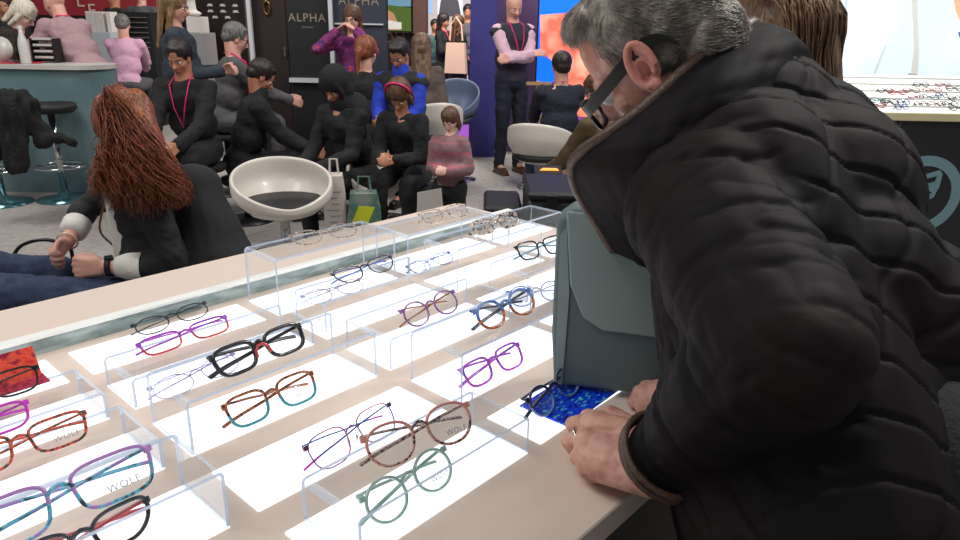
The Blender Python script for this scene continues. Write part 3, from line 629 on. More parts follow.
# teal counter
teal = mat('teal_counter', (108, 134, 138), .35, cols=[(98, 124, 130)], scale=3); ctop = mat('counter_top', (196, 192, 186), .35)
ct = thing('reception_counter', 'pale teal curved counter with a white top at the left edge', 'counter', (-4.05, 6.0, 0))
out = [(-1.4, .0), (.60, .0)]+[(.60+.26*math.sin(a), .26-.26*math.cos(a)) for a in [math.pi*k/14 for k in range(1, 14)]]+[(.60, .52), (-1.4, .52)]
MB().prism(out, (0, 0, 0), (1, 0, 0), (0, 1, 0), (0, 0, 1.04)).build('counter_body', teal, ct, False)
out2 = [(x*1.02, y*1.06-.03) for x, y in out]; MB().prism(out2, (0, 0, 1.04), (1, 0, 0), (0, 1, 0), (0, 0, .035)).build('counter_top', ctop, ct)
def bottle(px_, Y, z, label, mt, sc=1.0):
    p = W(*px_, Y=Y); o = thing('water_bottle', label, 'bottle', (p.x, p.y, z))
    MB().lathe([(.001, 0), (.036*sc, 0), (.039*sc, .01), (.039*sc, .15*sc), (.030*sc, .20*sc), (.016*sc, .245*sc), (.014*sc, .275*sc)], n=24).build('bottle_body', mt, o, True)
    MB().cyl((0, 0, .275*sc), (0, 0, .30*sc), .017*sc).build('bottle_cap', mat('white_plastic', (225, 225, 222), .4), o); return o
bottle((23, 45), 6.1, 1.076, 'white bottle standing on the teal counter beside the white-haired woman', mat('milky_plastic', (206, 202, 198), .35), 1.0)
for k, (x, c, r) in enumerate(((9, (190, 30, 60), 0), (28, (200, 40, 70), 20), (14, (60, 60, 64), -10))):
    p = W(x, 60, Y=6.12+.06*k); o = thing('leaflet', ['red leaflet lying on the teal counter at the left', 'small red leaflet beside the white bottle on the teal counter', 'dark grey folder lying on the teal counter'][k], 'leaflet', (p.x, p.y, 1.077), R(r)); MB().box((0, 0, .004), (.20, .14, .007), bev=.001).build('sheet', mat('leaflet%d' % c[1], c, .5), o)
p = W(1, 48, Y=6.2); o = thing('plate_stand', 'round pale disc standing on the teal counter at the photo edge', 'plate', (p.x, p.y, 1.076)); MB().lathe([(.001, 0), (.10, 0), (.105, .01), (.001, .012)], M=Matrix.Rotation(R(80), 3, 'X'), c=(0, 0, .105)).build('disc', ctop, o, True); MB().box((0, .03, .01), (.08, .06, .02)).build('foot', ctop, o)
p = W(46, 46, Y=6.34)
o = thing('literature_rack', 'dark rack of cards standing on the counter between the two bent people', 'rack', (p.x, p.y, 1.076)); 
for k in range(4): MB().box((0, 0, .03+.05*k), (.20, .12, .012), bev=.002).build('shelf', dark, o); MB().box((0, -.01, .045+.05*k), (.16, .09, .018)).build('card_stack', ctop, o)
for sx in (-1, 1): MB().box((sx*.098, 0, .10), (.008, .12, .20)).build('side', dark, o)

# stools
whitesh = mat('white_shell', (214, 206, 196), .35, coat=.2); chrome = mat('chrome', (210, 210, 214), .12, 1); blackpad = mat('black_pad', (18, 18, 20), .6)
def tub(px_, Y, seat, yaw, label, shell=whitesh, w=.50, group='white tub chairs on chrome stems', back=.22, foot=True, pad=blackpad):
    p = W(*px_, Y=Y); o = thing('tub_chair', label, 'chair', (p.x, p.y, 0), R(yaw), group); r = w/2
    rows = []
    for i in range(9):
        t = i/8; rr = r*(.62+.38*min(1, t*1.8)); rows.append([Vector((rr*math.cos(a), rr*.92*math.sin(a), seat-.07+ (.07+back*(max(0, (1-math.sin(a))/2)**.7))*t)) for a in [2*math.pi*k/40 for k in range(40)]])
    mb = MB(); mb.grid(rows, True); mb.add(rows[0], [tuple(range(40))[::-1]])
    mb.build('shell', shell, o, True, mods=[('SOLIDIFY', dict(thickness=.022, offset=0)), ('SUBSURF', dict(levels=1))])
    MB().lathe([(.001, 0), (r*.80, 0), (r*.86, .02), (r*.80, .05), (.001, .055)], (0, 0, seat-.045)).build('seat_pad', pad, o, True)
    MB().cyl((0, 0, .02), (0, 0, seat-.07), .026).build('stem', chrome, o, True)
    MB().lathe([(.001, 0), (.215, 0), (.215, .008), (.10, .022), (.03, .05), (.001, .05)]).build('base_disc', chrome, o, True)
    if foot: MB().tube([(.17*math.cos(a), .17*math.sin(a), .22*seat/.5) for a in [2*math.pi*k/24 for k in range(24)]], .009, 8, True).tube([(-.17, 0, .22*seat/.5), (.17, 0, .22*seat/.5)], .008, 8).build('footrest', chrome, o, True)
    return o
tub((283, 196), 3.75, .53, -155, 'white tub chair with black cushion right behind the back left acrylic riser', w=.52, back=.20)
gx = IC['root']; tub((383, 180), gx.y+.03, IC['hip'].z-.13*IC['S'], 165, 'white tub chair under the girl with the red hairband', w=.46); SEATED_DONE = 1
tub((541, 140), 5.6, .50, -20, 'white tub chair behind the bent man, before the navy suit', w=.52, back=.26)
tub((455, 90), 6.9, .66, 175, 'grey-blue tub chair on a chrome stem in front of the bright aisle', mat('greyblue_shell', (92, 106, 132), .4), w=.46, back=.30)
tub((436, 105), 5.75, .62, 15, 'white tub chair just behind the boy in the padded waistcoat', w=.42, back=.26)
chrome_teal = mat('chrome_teal_reflection', (90, 140, 150), .15, .8)  # chrome discs with a teal reflection put into their colour
for (x, y, lab) in ((4, 203, 'chrome stool with painted teal reflection on its base at the left edge before the counter'), (66, 199, 'chrome stool with painted teal reflection on its base beside the auburn-haired woman')):
    p = W(x, y, z=0); o = thing('bar_stool', lab, 'stool', p, 0, 'bar stools at the teal counter')
    MB().lathe([(.001, 0), (.22, 0), (.22, .008), (.08, .03), (.03, .07), (.001, .07)]).build('base_disc', chrome_teal, o, True); MB().cyl((0, 0, .05), (0, 0, .72), .028).build('stem', chrome, o, True)
    MB().tube([(.19*math.cos(a), .19*math.sin(a), .28) for a in [2*math.pi*k/24 for k in range(24)]], .010, 8, True).tube([(-.19, 0, .28), (.19, 0, .28)], .009, 8).build('footrest', chrome, o, True)
    MB().lathe([(.001, 0), (.17, 0), (.20, .03), (.19, .07), (.001, .08)], (0, 0, .72)).build('seat', blackpad, o, True)
# black coat thrown over the first stool
p = W(8, 100, Y=5.1); o = thing('draped_coat', 'shaggy black coat thrown over a stool at the left edge', 'coat', (p.x, p.y, .0))
mb = MB(); mb.ell((0, 0, .84), (.20, .17, .12)); mb.cap((-.12, -.08, .85), (-.14, -.12, .50), .10, .08); mb.cap((.08, -.10, .86), (.06, -.14, .45), .10, .07); mb.cap((.10, 0, .84), (.22, -.02, .62), .08, .06); mb.cap((.2, -.02, .66), (.42, -.02, .60), .035, .03)
mb.build('coat_cloth', cloth('shaggy_black', (14, 14, 15), 60, 1.0), o, True, remesh=.014, smooth_it=2, fn=lambda p, n_: p+n_*noise.noise(Vector((p.x*26, p.y*26, p.z*8)))*.035)

# booth walls left of centre
redm = mat('red_fascia', (150, 32, 46), .6); cream = mat('cream_letters', (205, 180, 170), .6)
o, wd, ht = upright('red_fascia', 'dark red booth wall with pale letters behind the brochures', 'wall panel', -40, -60, 190, 15.5, 13, redm, .15)
b = W(84, 10.5, Y=12.98); MXZ = lambda p, y: frame((p.x, y, p.z), (1, 0, 0), (0, -1, 0))
text('letters', 'E', .30, cream, o, Matrix.Translation(-o.location) @ frame((W(92, 11, Y=12.98).x, 12.98, W(92, 11, Y=12.98).z), (1, 0, 0), (0, -1, 0)), .004)
text('letters', 'L', .30, cream, o, Matrix.Translation(-o.location) @ frame((W(80, 2, Y=12.98).x, 12.98, W(80, 1, Y=12.98).z), (1, 0, 0), (0, -1, 0)), .004)
upright('counter_block', 'grey-white low counter carrying the white brochures', 'counter', 84, 32, 112, 60, 9.6, mat('greywhite', (176, 182, 186), .5), .5, True)
for k in range(3):
    p = W(91+9*k, 30, Y=9.65); zz = W(98, 32, Y=9.6).z; o = thing('brochure_stand', ['leftmost white brochure block before the red wall', 'middle white brochure block before the red wall', 'rightmost narrow white brochure block before the red wall'][k], 'brochures', (p.x, p.y+.02, zz))
    MB().box((0, .1, .125), (.115 if k < 2 else .06, .2, .25), bev=.004).build('brochure_block', mat('offwhite_paper', (214, 208, 202), .6), o)
    for q in range(4 if k < 2 else 2): MB().box((-.04+.027*q, -.004, .125), (.002, .008, .24)).build('page_edge', mat('paper_shadowless', (186, 180, 176), .6), o)
o, wd, ht = upright('shelf_unit', 'black slatted shelf unit behind the seated man in pink', 'shelf', 112, 12, 152, 45, 10.2, dark, .3, True)
for k in range(7): MB().box((0, -.17, ht-.07-.065*k), (wd*.8, .05, .012)).build('shelf_board', mat('shelf_lip', (96, 90, 86), .5), o)
o, wd, ht = upright('podium', 'pale grey podium with papers beside the blonde woman', 'podium', 183, 33, 203, 66, 7.6, mat('podium_grey', (150, 148, 150), .5), .4, True)
MB().box((0, 0, ht+.08), (.16, .2, .16), bev=.004).build('paper_block', mat('offwhite_paper', (214, 208, 202), .6), o)
p = W(191, 10, Y=7.9); o = thing('bust_form', 'white display head on the pale grey podium', 'display head', (W(191, 30, Y=7.75).x, 7.8, ht+.16)); mb = MB(); mb.ell((0, 0, .24), (.075, .09, .11)); mb.cap((0, 0, .18), (0, 0, .05), .05, .06); mb.ell((0, 0, .03), (.11, .08, .03)); mb.build('head_form', mat('offwhite_paper', (214, 208, 202), .6), o, True, remesh=.012, smooth_it=2)
o, wd, ht = upright('display_wall', 'dark brown display wall with rows of small white logos', 'wall panel', 194, -50, 244, 62, 8.3, mat('dark_brown_gloss', (34, 22, 20), .25), .08, True)
wl = mat('small_white_marks', (190, 190, 190), .5)
for r_ in range(3):
    for c in range(3 if r_ < 2 else 2):
        zz = W(210, 5+6*r_, Y=8.3).z; plate(o, 'logo_mark', [(-.10+.14*c-.035+.045*(r_ == 2), zz-.012), (-.10+.14*c+.035+.045*(r_ == 2), zz-.012), (-.10+.14*c+.02+.045*(r_ == 2), zz+.014), (-.10+.14*c-.02+.045*(r_ == 2), zz+.014)], wl, -.04)
polem = mat('white_pole', (205, 206, 210), .4)
for (x, lab) in ((247.5, 'white upright strip left of the black doors'), (329.5, 'white upright strip right of the black panel')):
    upright('booth_post', lab, 'post', x-2, -60, x+2, 66, 6.95, polem, .05, True)
o, wd, ht = upright('booth_door', 'dark brown door with a small brass ring beside the black panel', 'door', 250, -60, 285, 82, 7.05, mat('dark_brown_door', (36, 24, 22), .5), .06, True)
zz = W(267, 8, Y=7.05).z; MB().tube([(.0+.028*math.cos(a), -.045, zz+.06*math.sin(a)) for a in [2*math.pi*k/20 for k in range(20)]], .010, 8, True).build('brass_ring', mat('brass', (150, 110, 60), .3, 1), o, True)
zz = W(282, 52, Y=7.05).z; MB().box((wd*.42, -.045, zz), (.02, .02, .09), bev=.004).build('handle', steel, o)
alm = mat('alpha_letters', (150, 138, 120), .5)
o, wd, ht = upright('partition_wall', 'black partition reading ALPHA in thin letters beside the brown door', 'wall panel', 286, -60, 327, 82, 7.05, mat('black_panel', (26, 26, 30), .5), .06, True)
zz = W(307, 18, Y=7.0).z; text('letters', 'ALPHA', .105, alm, o, frame((0, -.034, zz), (1, 0, 0), (0, -1, 0)), .002)
text('letters', 'EYEWEAR', .022, alm, o, frame((0, -.034, W(307, 27.5, Y=7.0).z), (1, 0, 0), (0, -1, 0)), .001)
MB().box((0, -.06, W(307, 80, Y=7.05).z), (wd, .06, .04)).build('base_strip', polem, o)
o, wd, ht = upright('partition_wall', 'slate blue partition reading ALPHA behind the woman in the patterned blouse', 'wall panel', 332, -60, 386, 84, 7.15, mat('slate_panel', (52, 56, 70), .5), .06, True)
text('letters', 'ALPHA', .115, alm, o, frame((0, -.034, W(359, 1, Y=7.12).z), (1, 0, 0), (0, -1, 0)), .002)
MB().box((0, -.05, W(359, 24, Y=7.1).z), (wd*.9, .02, .014)).build('light_strip', polem, o)
o, wd, ht = upright('partition_wall', 'dark brown partition under the landscape screen', 'wall panel', 386, 32, 427, 90, 8.3, mat('brown_panel', (52, 38, 34), .5), .06, True)
text('letters', 'OU', .16, mat('bronze_letters', (130, 100, 80), .5), o, frame((-.14, -.034, W(400, 38, Y=8.3).z), (1, 0, 0), (0, -1, 0)), .002)
# landscape screen
o, wd, ht = upright('landscape_screen', 'lit screen with a green field and blue sky above the boy', 'screen', 387, -30, 412, 32, 8.2, dark, .05)
def epl(o, name, pts, rgb, e=.8, y=-.034, d=.002, nm=None): return plate(o, name, pts, mat('glow_%d_%d_%d' % rgb, rgb, .5, emit=e), y, d)
h2, v2 = wd/2-.01, ht
epl(o, 'picture_sky', [(-h2, ht*.42), (h2, ht*.42), (h2, ht-.01), (-h2, ht-.01)], (96, 132, 156), .7)
epl(o, 'picture_field', [(-h2, .01), (h2, .01), (h2, ht*.40), (-h2, ht*.44)], (70, 92, 34), .6, -.037)
epl(o, 'picture_path', [(-h2, .02), (h2*.1, .02), (-h2*.5, ht*.30), (-h2, ht*.36)], (170, 120, 90), .7, -.040)
epl(o, 'picture_sign', [(-h2, .03), (.02, .03), (.02, .10), (-h2, .12)], (190, 186, 178), .8, -.043)
upright('booth_column', 'bronze brown column between the landscape screen and the bright aisle', 'column', 412.5, -60, 426, 34, 8.15, mat('bronze_column', (120, 88, 78), .5), .3)
# bright aisle
o, wd, ht = upright('lit_poster_wall', 'pale lit poster wall at the end of the bright aisle', 'poster wall', 424, -40, 472, 40, 14.5, mat('pale_wall', (186, 184, 184), .6), .1, True)
epl(o, 'portrait_ground', [(-.20, ht-1.0), (.28, ht-1.0), (.28, ht-.02), (-.20, ht-.02)], (188, 196, 206), .7, -.055)
epl(o, 'portrait_jacket', [(-.18, ht-1.0), (.26, ht-1.0), (.20, ht-.72), (.08, ht-.60), (-.04, ht-.60), (-.14, ht-.72)], (54, 52, 60), .6, -.060)
epl(o, 'portrait_face', [(.04+.07*math.cos(a), ht-.52+.10*math.sin(a)) for a in [k*math.pi/8 for k in range(16)]], (206, 160, 136), .7, -.066)
for k in range(3): epl(o, 'poster_tile', [(-.46, ht-.3-.33*k), (-.30, ht-.3-.33*k), (-.30, ht-.06-.33*k), (-.46, ht-.06-.33*k)], (120, 150, 190), .7, -.055)
area('hall_or_fill_lamp', (-.6, 9.5, 4.5), (-.5, 12, .9), .6, 210, (1, .9, .78))
tbl = thing('side_table', 'small white round table in the bright aisle', 'table', W(433, 95, Y=7.6).xy.to_3d()); MB().lathe([(.001, 0), (.2, 0), (.2, .01), (.02, .03), (.02, .70), (.26, .71), (.26, .735), (.001, .735)]).build('table_body', whitesh, tbl, True)
bottle((433, 60), 7.6, .736, 'clear water bottle on the small white table in the bright aisle', mat('bottle_blue', (170, 180, 200), .15), 1.0)
# purple walls and blue screen
upright('blue_column', 'deep blue wall strip left of the bald man with crossed arms', 'wall panel', 470, -60, 497, 140, 8.2, mat('deep_blue_wall', (62, 58, 138), .6), .2, True)
upright('mauve_wall', 'mauve wall strip between the bald man and the blue screen', 'wall panel', 497, -60, 540, 140, 8.6, mat('mauve_wall', (108, 82, 128), .6), .2, True)
scx = W(630, 20, Y=7.7)
o, wd, ht = upright('video_screen', 'large bright blue screen showing an orange hand, behind the grey-haired man', 'screen', 537.5, -60, 724, 118, 7.6, dark, .08)
h2 = wd/2
epl(o, 'screen_picture', [(-h2+.01, .02), (h2-.05, .02), (h2-.05, ht-.02), (-h2+.01, ht-.02)], (0, 104, 250), 1.0, -.044)
def SP(x, y): p = W(x, y, Y=7.6); return (p.x-o.location.x, p.z-o.location.z)
arm = [SP(*q) for q in ((540, 15), (552, 14), (566, 13), (574, 11), (585, 18), (600, 30), (610, 70), (600, 118), (575, 116), (560, 78), (553, 62), (545, 55), (540, 54))]
ME = mat('glow_hand', (244, 150, 120), .5, emit=.95, cols=[(214, 96, 76), (250, 176, 150)], scale=2.2)
nt = ME.node_tree; bs = nt.nodes['Principled BSDF']; nt.links.new(bs.inputs['Base Color'].links[0].from_socket, bs.inputs['Emission Color'])
plate(o, 'screen_hand', arm, ME, -.050)
p = W(728, 15, Y=8.4)
o, wd, ht = upright('shelf_picture', 'lit poster with orange shapes between the blue screen and the long-haired woman', 'poster', 724, -40, 760, 40, 8.3, mat('poster_cream', (206, 196, 188), .5), .06)
epl(o, 'poster_shape', [SP2 for SP2 in [(-.2, .1), (.05, .1), (.08, .22), (-.02, .30), (-.2, .26)]], (240, 150, 90), .8)
epl(o, 'poster_bowl', [(-.12, .55), (.12, .55), (.06, .68), (-.06, .68)], (226, 160, 100), .8)
# easel and folding table by the bald man
p = W(530, 120, Y=7.0); o = thing('folding_easel', 'beige folding easel beside the bald man', 'easel', (p.x, 7.0, 0))
for a, b in (((-.02, 0, 0), (.06, 0, .95)), ((.16, 0, 0), (.07, 0, .95)), ((.05, .25, 0), (.065, .02, .95))): MB().tube([a, b], .016, 8).build('leg', mat('beige_wood', (176, 140, 96), .5), o)
MB().box((.07, -.01, .93), (.24, .03, .03)).build('ledge', mat('beige_wood', (176, 140, 96), .5), o)
# carrier bags, backpack by the tub chairs
def carrier(px_, Y, w, h, label, mt, marks=None):
    p = W(*px_, Y=Y); o = thing('carrier_bag', label, 'bag', (p.x, p.y, 0), R(12)); z0 = p.z-h/2
    mb = MB(); mb.prism([(-w/2, 0), (w/2, 0), (w*.44, h), (-w*.44, h)], (0, -.05, z0), (1, 0, 0), (0, 0, 1), (0, .11, 0)); b_ = mb.build('bag_body', mt, o)
    MB().tube([(-w*.2, 0, z0+h-.01), (-w*.17, 0, z0+h+.10), (w*.17, 0, z0+h+.10), (w*.2, 0, z0+h-.01)], .006, 6).build('handle', mt, o)
    if marks: marks(o, z0)
    return o, z0
def mk(o, z0):
    for k in range(7): MB().box((-.02+.02*(k % 2), -.052, z0+.10+.035*k), (.06+.02*(k % 3), .003, .008)).build('print_line', mat('grey_print', (120, 120, 130), .6), o)
ln_ = upright('bench_block', 'low pale block holding up the carrier bags behind the tub chair', 'block', 326, 236, 390, 262, 3.95, mat('offwhite_block', (120, 112, 106), .6), .22, True)
zb = ln_[2]
def carrier2(x, y, w, h, label, mt, marks=None):
    p = W(x, y, Y=4.2); o = thing('carrier_bag', label, 'bag', (p.x, 4.05, zb), R(8)); mb = MB(); mb.prism([(-w/2, 0), (w/2, 0), (w*.46, h*.6), (w*.36, h), (-w*.40, h), (-w*.47, h*.6)], (0, -.05, 0), (1, 0, 0), (0, 0, 1), (0, .12, 0)); mb.build('bag_body', mt, o, False)
    MB().tube([(-w*.2, .01, h-.01), (-w*.15, .01, h+.09), (w*.15, .01, h+.09), (w*.2, .01, h-.01)], .007, 6).build('handle', mt, o)
    if marks: marks(o, h)
    return o
carrier2(341, 215, .13, .34, 'tall white paper bag with lines of small print beside the tub chair', mat('white_paper_bag', (206, 196, 188), .6), lambda o, h: [MB().box((-.01+.015*(k % 2), -.052, h*.20+.036*k), (.04+.015*(k % 3), .003, .006)).build('print_line', mat('grey_print', (120, 120, 130), .6), o) for k in range(6)])
carrier2(369, 215, .20, .24, 'grey and green carrier bag with a yellow patch by the tub chairs', mat('grey_green_bag', (128, 138, 130), .5, cols=[(60, 110, 96), (150, 150, 146)], scale=6), lambda o, h: MB().prism([(-.08, .06), (.02, .065), (.06, .16), (-.03, .17)], (0, -.053, 0), (1, 0, 0), (0, 0, 1), (0, .003, 0)).build('yellow_patch', mat('lime_patch', (196, 200, 40), .5), o))
# white card in the child's hand
p = W(430, 203, Y=3.98); o = thing('white_card', 'white card held by the small child in the striped jumper', 'card', p, R(20)); MB().prism([(-.07, -.09), (.09, -.07), (.06, .09), (-.08, .07)], (0, 0, 0), (1, 0, 0), (0, -.3, 1), (0, .004, 0)).build('sheet', mat('offwhite_paper', (214, 208, 202), .6), o)
# black equipment cases
casem = mat('black_case', (26, 26, 28), .5, bump=(90, .2))
def case(x0, y0, x1, Y, z0, z1, dp, label, rot=0):
    a = W(x0, y0, Y=Y); b = W(x1, y0, Y=Y); o = thing('equipment_case', label, 'case', ((a.x+b.x)/2, Y+dp/2, z0), R(rot), 'black equipment cases'); wd = b.x-a.x; h = z1-z0
    MB().box((0, 0, h*.36), (wd, dp, h*.72), bev=.015).build('case_body', casem, o); MB().box((0, 0, h*.86), (wd*1.02, dp*1.03, h*.26), bev=.015).build('case_lid', casem, o)
    for s in (-.3, .3): MB().box((wd*s, -dp/2-.008, h*.72), (.05, .016, .06), bev=.004).build('latch', mat('dark_metal', (50, 50, 54), .4, .8), o)
    MB().tube([(-.07, -dp/2, h*.4), (-.07, -dp/2-.03, h*.4), (.07, -dp/2-.03, h*.4), (.07, -dp/2, h*.4)], .008, 8).build('handle', blackpad, o, True)
zt = W(560, 193, Y=3.1).z
case(523, 200, 640, 3.1, 0, zt-.16, .45, 'large black equipment case on the floor behind the display table'); case(528, 200, 650, 3.12, zt-.16, zt, .42, 'flatter black equipment case resting on the larger one')
zt2 = W(502, 205, Y=3.3).z
case(484, 208, 522, 3.3, 0, zt2, .35, 'lower black case left of the stacked pair')
p = W(548, 170, Y=4.0); o = thing('tablet', 'dark tablet with a glowing orange edge on a stand behind the cases', 'tablet', (p.x, p.y, 0)); 
MB().box((0, 0, p.z), (.16, .11, .01), Matrix.Rotation(R(15), 3, 'X'), .003).build('tablet_body', casem, o); MB().cyl((0, 0, .01), (0, 0, p.z), .012).build('stand', chrome, o); MB().lathe([(.001, 0), (.12, 0), (.12, .012), (.001, .012)]).build('stand_base', chrome, o)
MB().prism([(-.05, 0), (.06, 0), (.05, .03), (-.03, .03)], (0, -.03, p.z+.002), (1, 0, 0), (0, 1, .26), (0, 0, .002)).build('tablet_screen', mat('glow_orange', (250, 150, 70), .5, emit=1.0), o)

# ---------------------------------------------------------------- right-hand display counter
Yf = 4.6
fa = W(850, 112, Y=Yf); ztop = W(905, 114, Y=Yf).z
dc = thing('display_counter', 'black-fronted display counter with a lit top and round pale emblem at the right', 'counter', (3.0, Yf, 0))
MB().box((0, .45, (ztop-.03)/2), (3.0, .9, ztop-.03)).build('counter_body', mat('black_laminate', (30, 30, 34), .45), dc)
for k in range(4): MB().box((-1.2+.33+.62*k-.07, -.003, (ztop-.03)/2), (.005, .006, ztop-.04)).build('seam', mat('grey_seam', (90, 90, 92), .5), dc)
deck = mat('lit_deck', (240, 242, 236), .5, emit=.62)
MB().prism([(-.02, -.03), (.92, .16), (.92, .12), (-.02, -.06)], (-1.5, 0, ztop+.03), (0, 1, 0), (0, 0, 1), (3.0, 0, 0)).build('lit_top', deck, dc)
MB().box((0, -.018, ztop-.015), (3.02, .03, .05), bev=.004).build('front_lip', mat('brass_lip', (200, 190, 150), .35), dc)
for k in range(5): MB().box((0, .12+.17*k, ztop+.0+.19/.94*(.12+.17*k)+.012), (2.9, .012, .010)).build('deck_ledge', mat('ledge_grey', (200, 200, 196), .5), dc)
em = mat('emblem_teal', (108, 142, 150), .5); ec = W(921, 195, Y=Yf)-dc.location; ro_, ri_ = .262, .195
mb = MB()
n_ = 64
for k in range(n_):
    a, b = 2*math.pi*k/n_, 2*math.pi*(k+1)/n_
    mb.prism([(ro_*math.cos(a), ro_*math.sin(a)), (ro_*math.cos(b), ro_*math.sin(b)), (ri_*math.cos(b), ri_*math.sin(b)), (ri_*math.cos(a), ri_*math.sin(a))], (ec.x, -.006, ec.z), (1, 0, 0), (0, 0, 1), (0, .006, 0))
mb.build('emblem_ring', em, dc)
def EQ(x, y): q = W(x, y, Y=Yf)-dc.location; return (q.x, q.z)
wolf = [(916, 178), (926, 174), (940, 170), (942, 174), (939, 186), (933, 197), (927, 200), (917, 199), (905, 196), (900, 190), (905, 182)]
plate(dc, 'emblem_face', [EQ(*q) for q in wolf][::-1], em, -.001, .006)
plate(dc, 'emblem_eye', [EQ(*q) for q in ((908, 186), (921, 180), (936, 176), (934, 181), (922, 184), (914, 190))][::-1], dark, -.007, .003)
plate(dc, 'emblem_mouth', [EQ(*q) for q in ((914, 193), (924, 190), (931, 192), (926, 195), (916, 196))][::-1], dark, -.007, .003)
o, wd, ht = upright('lightbox_picture', 'huge lit picture of a white zipped jacket above the right display counter', 'lightbox', 828, -60, 1010, 104, 5.75, mat('white_frame', (220, 220, 220), .4), .08, True)
def LQ(x, y): q = W(x, y, Y=5.75); return (q.x-o.location.x, q.z-o.location.z)
LP = lambda nm, pts, rgb, e, y: epl(o, nm, [LQ(*q) for q in pts], rgb, e, y)
jm = mat('glow_jacket', (206, 224, 232), .5, emit=.72, cols=[(226, 238, 240)], scale=1.6, stretch=(1.2, 1, .6)); nt = jm.node_tree; bs = nt.nodes['Principled BSDF']; nt.links.new(bs.inputs['Base Color'].links[0].from_socket, bs.inputs['Emission Color'])
plate(o, 'picture_jacket', [LQ(*q) for q in ((830, 102), (1005, 102), (1005, -55), (830, -55))], jm, -.044)
LP('picture_zip', ((907, -50), (915, -50), (917, 10), (918.5, 50), (917, 78), (911, 84), (909, 78), (913, 50), (911, 10)), (196, 196, 190), .75, -.048)
LP('picture_zip_pull', ((907, 73), (916, 74), (915, 86), (909, 84)), (160, 150, 134), .6, -.051)
LP('picture_fold', ((884, 45), (886, 46), (868, 92), (864, 92)), (186, 200, 202), .8, -.048)
LP('picture_fold', ((846, -20), (848, -20), (846, 30), (841, 50), (842, 25)), (176, 190, 200), .8, -.048)
LP('picture_arm', ((945, -40), (1004, -40), (1004, 60), (975, 60), (955, 12)), (226, 170, 140), .9, -.048)
LP('picture_denim', ((957, 32), (1004, 32), (1004, 75), (960, 42)), (60, 90, 150), .9, -.051)
# little glasses on the lit deck
cs = [(20, 22, 30), (170, 40, 60), (40, 60, 140), (60, 50, 46), (180, 90, 140), (40, 110, 120), (30, 30, 30), (120, 70, 40)]
def minig(x, y, c, lab, yaw):
    k = .5
    for _ in range(12):
        Yv = Yf + k*.9; zz = ztop+.03+.16*k-.02*(1-k); p = W(x, y, Y=Yv); k += (p.z-zz)/ -.9*-1.2 if False else 0
        # slide along the tilted deck until the line of sight meets it
        d = W(x, y, Y=1.0)-Vector((0, 0, CZ)); sl = .19/.94; z0 = ztop+.0; t = (z0 - sl*Yf - CZ)/(d.z - sl*d.y); p = Vector((0, 0, CZ))+d*t; break
    o = thing('eyeglasses', lab, 'glasses', p+Vector((0, 0, .004)), R(yaw), 'small glasses on the lit deck of the right counter')
    m_ = mat('mini_%d_%d_%d' % c, c, .35); mb = MB(); tl = Matrix.Rotation(R(-35), 3, 'X')
    for s in (-1, 1):
        mb.tube([tl @ Vector((s*.034+.025*math.cos(a), 0, .024+.019*math.sin(a))) for a in [k*math.pi/8 for k in range(16)]], .0024, 6, True)
    mb.tube([tl @ Vector((-.010, 0, .030)), tl @ Vector((.010, 0, .030))], .003, 6); mb.build('front', m_, o, True)
    for s in (-1, 1): MB().tube([tl @ Vector((s*.060, 0, .032)), tl @ Vector((s*.058, .008, .03)), (-s*.02, .035, .016), (-s*.055, .04, .004)], .0025, 6).build('temple', m_, o, True)
spots = [(886, 94), (897, 96), (905, 106), (890, 106), (917, 101), (880, 104), (922, 108), (937, 108), (951, 108), (932, 94), (943, 99), (955, 92), (944, 88), (929, 101), (956, 102), (912, 94), (922, 88), (876, 109), (903, 111), (959, 112)]
rl = ['nearest', 'middle', 'farthest']
cn = ['black', 'crimson', 'blue', 'brown', 'pink', 'teal', 'jet black', 'tan']; on = ['first', 'second', 'third', 'fourth', 'fifth', 'sixth', 'seventh', 'eighth', 'ninth']
rowsg = {'back': sorted(q for q in spots if q[1] < 97), 'middle': sorted(q for q in spots if 97 <= q[1] < 105), 'front': sorted(q for q in spots if q[1] >= 105)}
for i, (x, y) in enumerate(spots):
    rn_ = [k for k in rowsg if (x, y) in rowsg[k]][0]; minig(x, y, cs[i % 8], 'tiny %s glasses on the lit right deck, %s from left in %s row' % (cn[i % 8], on[rowsg[rn_].index((x, y))], rn_), (10, -15, 25, 0)[i % 4])

# ================================================================ NEAR PEOPLE
def strands(name, mt, parent, paths, r, n=4, steps=4):
    mb = MB()
    for p in paths:
        s_ = spline(p, steps) if len(p) > 2 else p; k = len(s_); mb.tube(s_, [r*(1-.75*(i/(k-1))**2) for i in range(k)], n)
    return mb.build(name, mt, parent, True)
rnd = random.Random(9)
# --- auburn-haired woman seated beyond the table
hl, hr = W(106, 267, Y=2.30), W(66, 243, Y=2.40)
oa, IA = P('person', 'woman with long curly auburn hair and black jacket, seated with clasped hands beyond the table', (128, 128), 2.45, 118, 'sit', .94, 6, 55, hyaw=-16, kz_=.60, sf=.46, kf=.56, top=cloth('black_jacket', (30, 30, 33), 50, .3), bottom=mat('blue_jeans', (44, 56, 84), .85, bump=(200, .4), cols=[(54, 68, 98)], scale=30), hair=h_red, style=None, male=False, lh=hl, rh=hr, vox=.008, le=(-.3, -.8, -.4), re_=(.7, .5, -.3), curl=.95)
Zi = IA['Z'].inverted(); rt_ = IA['root']; LA = lambda x, y, Y: Zi @ (W(x, y, Y=Y)-rt_)
for k_, nm in (('l', 0), ('r', 1)):
    sh, el, wr = IA['J'][k_][:3]; d = (el-wr).normalized()
    MB().tube([wr+d*(.05 if k_ == 'r' else .035), wr+d*.07, wr+d*.12], [.035, .046, .050], 16).build('shirt_cuff', cloth('white_cotton', (224, 220, 212), 120, .3), oa, True)
